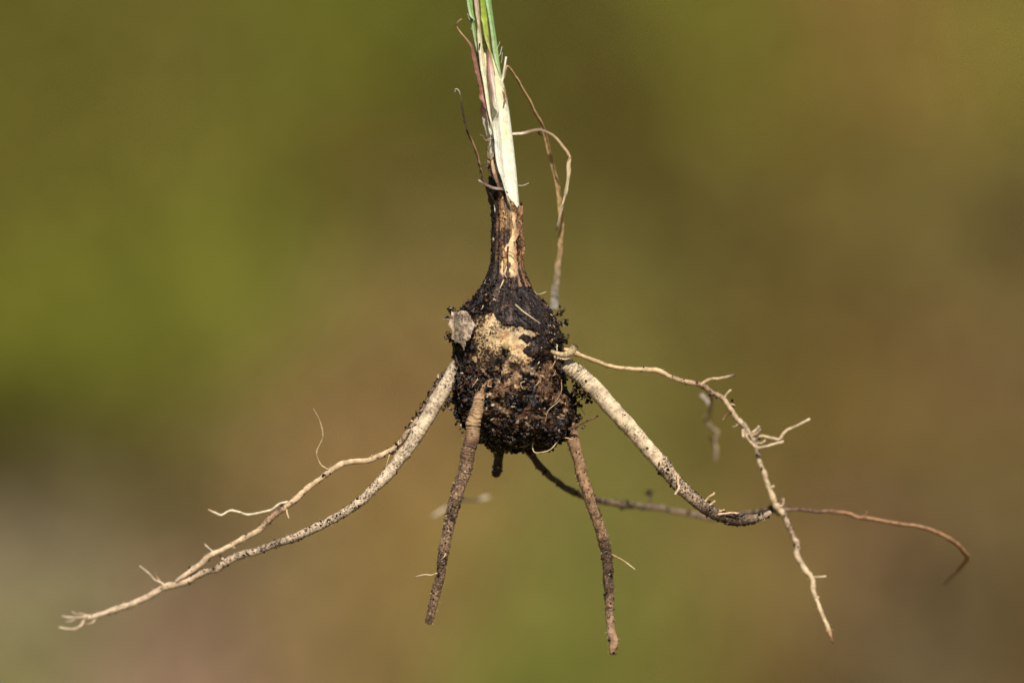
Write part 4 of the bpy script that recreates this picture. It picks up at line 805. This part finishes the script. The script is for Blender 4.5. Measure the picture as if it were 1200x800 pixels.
def sprig(name, pts, r, cols, parent, seed, taper=0.6, dirt=0.1):
    n = len(pts); P = [(*p, r*(1 - (1 - taper)*i/(n - 1))) for i, p in enumerate(pts)]
    return tube(name, P, cols, M_ROOTLET, parent, step=0.8, seg=8, lump=0.1, wob=0.15, dirt=dirt, seed=seed, fine=0.1)[0]
sprig('pale_splinter', [(587, 101, -4), (589, 93, -5), (591, 80, -6), (593, 67, -7)], 1.4, [(0, (0.7, 0.64, 0.48)), (1, (0.74, 0.68, 0.55))], stem, 601, 0.8)
sprig('dark_fleck', [(562, 51, -11), (561.6, 57, -11), (561, 64, -10.5)], 1.1, [(0, (0.01, 0.01, 0.012)), (1, (0.012, 0.01, 0.01))], stem, 602, 1)
sprig('dark_fleck', [(566.5, 42, -12), (567, 51, -12)], 0.8, [(0, (0.02, 0.02, 0.01)), (1, (0.02, 0.02, 0.01))], stem, 603, 1)
for i, (u, v, dx, dy) in enumerate([(586, 64, 4, -9), (588, 70, 1, -8), (584, 54, 3, -5), (549, 20, -2, -4), (553, 36, -2, -3)]):
    sprig('hair', [(u - dx*0.8, v + 4, -3), (u, v, -4), (u + dx*0.6, v + dy, -5)], 0.2, [(0, (0.7, 0.7, 0.6)), (1, (0.7, 0.7, 0.6))], stem, 610 + i, 0.5, 0)

# dark withered strand left of the stem, flaps and shreds
ws = ribbon('withered_strand', [(566, 213, -15, 2.4), (564, 200, -16, 2.6), (560, 184, -17, 3.0), (555, 168, -18, 3.2), (550, 156, -19, 3.4), (545, 142, -20, 3.0), (541, 126, -20, 2.0), (539.5, 112, -20, 1.5), (537.5, 106, -19, 1.0), (534, 104.5, -18, 0.9), (533, 108, -17, 0.7)], [(0, (0.10, 0.06, 0.035)), (0.25, (0.34, 0.2, 0.10)), (0.42, (0.3, 0.17, 0.085)), (0.52, (0.06, 0.035, 0.02)), (0.75, (0.035, 0.02, 0.015)), (0.88, (0.12, 0.08, 0.055)), (1, (0.5, 0.42, 0.34))], M_DRY, plant, cup=0.5, thick=0.6, step=0.9, wob=0.7, seed=21, rough=0.5, edge=((0.03, 0.018, 0.012), [(0, 0.6), (0.4, 0.8), (1, 0.3)]))
ws['label'] = 'dark withered strand curling up beside the white stem'
fl = ribbon('torn_flap', [(561, 211, -16, 1.4), (566, 214, -18, 2.6), (573, 217.5, -20, 3.4), (581, 220, -21, 4.2), (589, 221, -20, 4), (595, 226, -18, 2.4)], [(0, (0.4, 0.34, 0.3)), (0.2, (0.12, 0.08, 0.06)), (0.6, (0.28, 0.2, 0.15)), (1, (0.16, 0.1, 0.06))], M_SHEATH, sheath, cup=0.6, thick=0.7, step=0.8, wob=0.4, seed=22, rough=0.6, edge=((0.04, 0.025, 0.02), [(0, 0.5), (1, 0.9)]))
fl2 = ribbon('torn_flap', [(579, 240, -12, 5), (576, 230, -13.5, 5.5), (571, 219, -15, 4), (563, 212, -16, 1.2)], [(0, (0.04, 0.026, 0.018)), (1, (0.09, 0.055, 0.035))], M_SHEATH, sheath, cup=0.4, thick=0.7, step=0.8, wob=0.4, seed=23, rough=0.5)
SHR = [([(588, 230, -18, 3.5), (584.5, 215, -18.5, 6), (580.5, 200, -17.5, 5.4), (577, 186, -16, 2.4), (576, 180, -15, 0.8)], [(0, (0.06, 0.035, 0.02)), (0.3, (0.2, 0.11, 0.06)), (0.6, (0.4, 0.27, 0.15)), (0.8, (0.5, 0.37, 0.2)), (1, (0.2, 0.12, 0.06))]),
       ([(577, 206, -13, 3), (576, 195, -14, 4.2), (577.5, 183, -15, 3.6), (580, 172, -15, 2.2), (581, 168, -14.5, 0.6)], [(0, (0.16, 0.09, 0.05)), (0.4, (0.2, 0.11, 0.06)), (0.7, (0.55, 0.4, 0.2)), (1, (0.42, 0.28, 0.13))]),
       ([(580, 208, -14.5, 3), (584, 203, -15.5, 3.6), (589, 208, -16, 3.6), (590, 214, -16, 3)], [(0, (0.42, 0.32, 0.2)), (0.5, (0.3, 0.2, 0.12)), (1, (0.12, 0.07, 0.04))]),
       ([(573, 200, -12, 1.8), (573, 186, -13, 2.2), (571.5, 174, -13, 1.6), (573, 165, -13.5, 1)], [(0, (0.2, 0.12, 0.07)), (0.6, (0.4, 0.26, 0.13)), (1, (0.2, 0.12, 0.07))])]
for i, (pp, cc) in enumerate(SHR):
    ribbon('sheath_shred', pp, cc, M_SHEATH, sheath, cup=0.45, thick=0.5, step=0.7, wob=0.3, seed=30 + i, rough=0.6, edge=((0.1, 0.055, 0.03), [(0, 0.7), (1, 0.7)]))
sprig('fibre', [(581, 168, -14), (578, 164, -15), (573, 163, -16), (569, 165, -16), (566, 160, -16), (562, 158, -16)], 1.0, [(0, (0.3, 0.2, 0.1)), (1, (0.16, 0.1, 0.06))], sheath, 621, 0.7)
sprig('fibre', [(564, 196, -17), (567, 192, -17), (571, 191, -16), (575, 193, -14)], 0.8, [(0, (0.08, 0.05, 0.03)), (1, (0.08, 0.05, 0.03))], sheath, 622)
sprig('fibre', [(607, 217.5, -6), (613, 217.5, -7), (620, 214.5, -8)], 0.5, [(0, (0.5, 0.44, 0.3)), (1, (0.5, 0.44, 0.3))], sheath, 623)
sprig('fibre', [(584, 217, -18), (588, 210, -19), (591, 206, -18)], 0.9, [(0, (0.1, 0.06, 0.04)), (1, (0.2, 0.13, 0.08))], sheath, 624)
sprig('fibre', [(609, 256, -4), (612, 250, -6), (612.5, 241, -6)], 0.9, [(0, (0.16, 0.09, 0.05)), (1, (0.3, 0.18, 0.1))], sheath, 625)
sprig('fibre', [(592, 300, -18), (597, 295, -19), (603, 299, -18), (606, 306, -15)], 0.5, [(0, (0.36, 0.2, 0.09)), (1, (0.36, 0.2, 0.09))], sheath, 626)
sprig('fibre', [(604, 318, -17), (598, 310, -19), (590, 305, -18)], 0.4, [(0, (0.36, 0.2, 0.09)), (1, (0.36, 0.2, 0.09))], sheath, 627)
sh3 = ribbon('sheath_shred', [(590, 122, -14, 1.6), (592, 112, -13, 1.6), (590.5, 103, -12, 1.2), (595, 118, -10, 1.0)], [(0, (0.2, 0.09, 0.05)), (0.6, (0.4, 0.25, 0.14)), (1, (0.3, 0.18, 0.1))], M_SHEATH, sheath, cup=0.3, thick=0.4, step=0.8, seed=41)

# dry blades hanging on the right
DA = [(0, (0.4, 0.25, 0.12)), (0.3, (0.42, 0.25, 0.11)), (0.6, (0.5, 0.33, 0.15)), (0.78, (0.52, 0.34, 0.17)), (0.9, (0.46, 0.36, 0.25)), (1, (0.5, 0.46, 0.42))]
da = ribbon('dry_blade', [(590, 92, 6, 0.8), (591.5, 82, 10, 1.2), (595, 78, 14, 1.6), (604, 89, 20, 2.0), (615, 107, 26, 2.3), (625, 125, 32, 2.4), (634, 143, 38, 2.4), (641, 165, 46, 2.5), (648, 192, 54, 2.6), (654, 218, 62, 2.8), (657.5, 242, 70, 3.0), (658, 262, 78, 3.0), (656, 290, 88, 3.0), (652.5, 320, 102, 3.6), (650, 342, 114, 4.4), (649, 362, 126, 4.6)], DA, M_DRY, plant, cup=0.6, thick=0.6, ridges=3, wob=0.7, seed=51, nx=17)
da['label'] = 'long tan dry blade drooping to the right of the shoot'
db = ribbon('dry_blade', [(594, 156, 4, 2.0), (603, 156, 8, 2.6), (613, 155, 12, 2.6), (622, 153, 15, 2.6), (633, 151.5, 19, 2.4), (643, 155, 22, 1.8), (652, 161, 24, 1.8), (661, 172, 26, 1.9), (666.5, 180, 27, 2.0), (667, 188, 27, 2.0), (665.5, 205, 28, 2.6), (662, 225, 29, 3), (658, 242, 29, 2.4), (655, 256, 30, 1.8), (653, 267, 30, 0.8)], [(0, (0.6, 0.5, 0.36)), (0.1, (0.6, 0.5, 0.36)), (0.16, (0.2, 0.13, 0.08)), (0.28, (0.24, 0.16, 0.1)), (0.34, (0.42, 0.3, 0.17)), (0.5, (0.44, 0.31, 0.17)), (0.6, (0.62, 0.47, 0.27)), (0.9, (0.68, 0.55, 0.36)), (0.98, (0.3, 0.22, 0.16)), (1, (0.1, 0.07, 0.05))], M_DRY, plant, cup=0.5, thick=0.6, wob=0.5, seed=52, rough=0.15, twist=[(0, 0.2), (0.3, 0.6), (0.55, 1.0), (0.7, 0.2), (1, 0.1)], nx=17)
db['label'] = 'short tan dry blade bent over in front of the longer one'
sprig('fibre', [(634, 153, 22), (631, 156, 24), (635, 159, 26)], 1.2, [(0, (0.16, 0.1, 0.06)), (1, (0.16, 0.1, 0.06))], db, 631)
sprig('fibre', [(654, 262, 30), (652, 268, 31), (651, 271, 31)], 0.7, [(0, (0.05, 0.03, 0.03)), (1, (0.05, 0.03, 0.03))], db, 632)
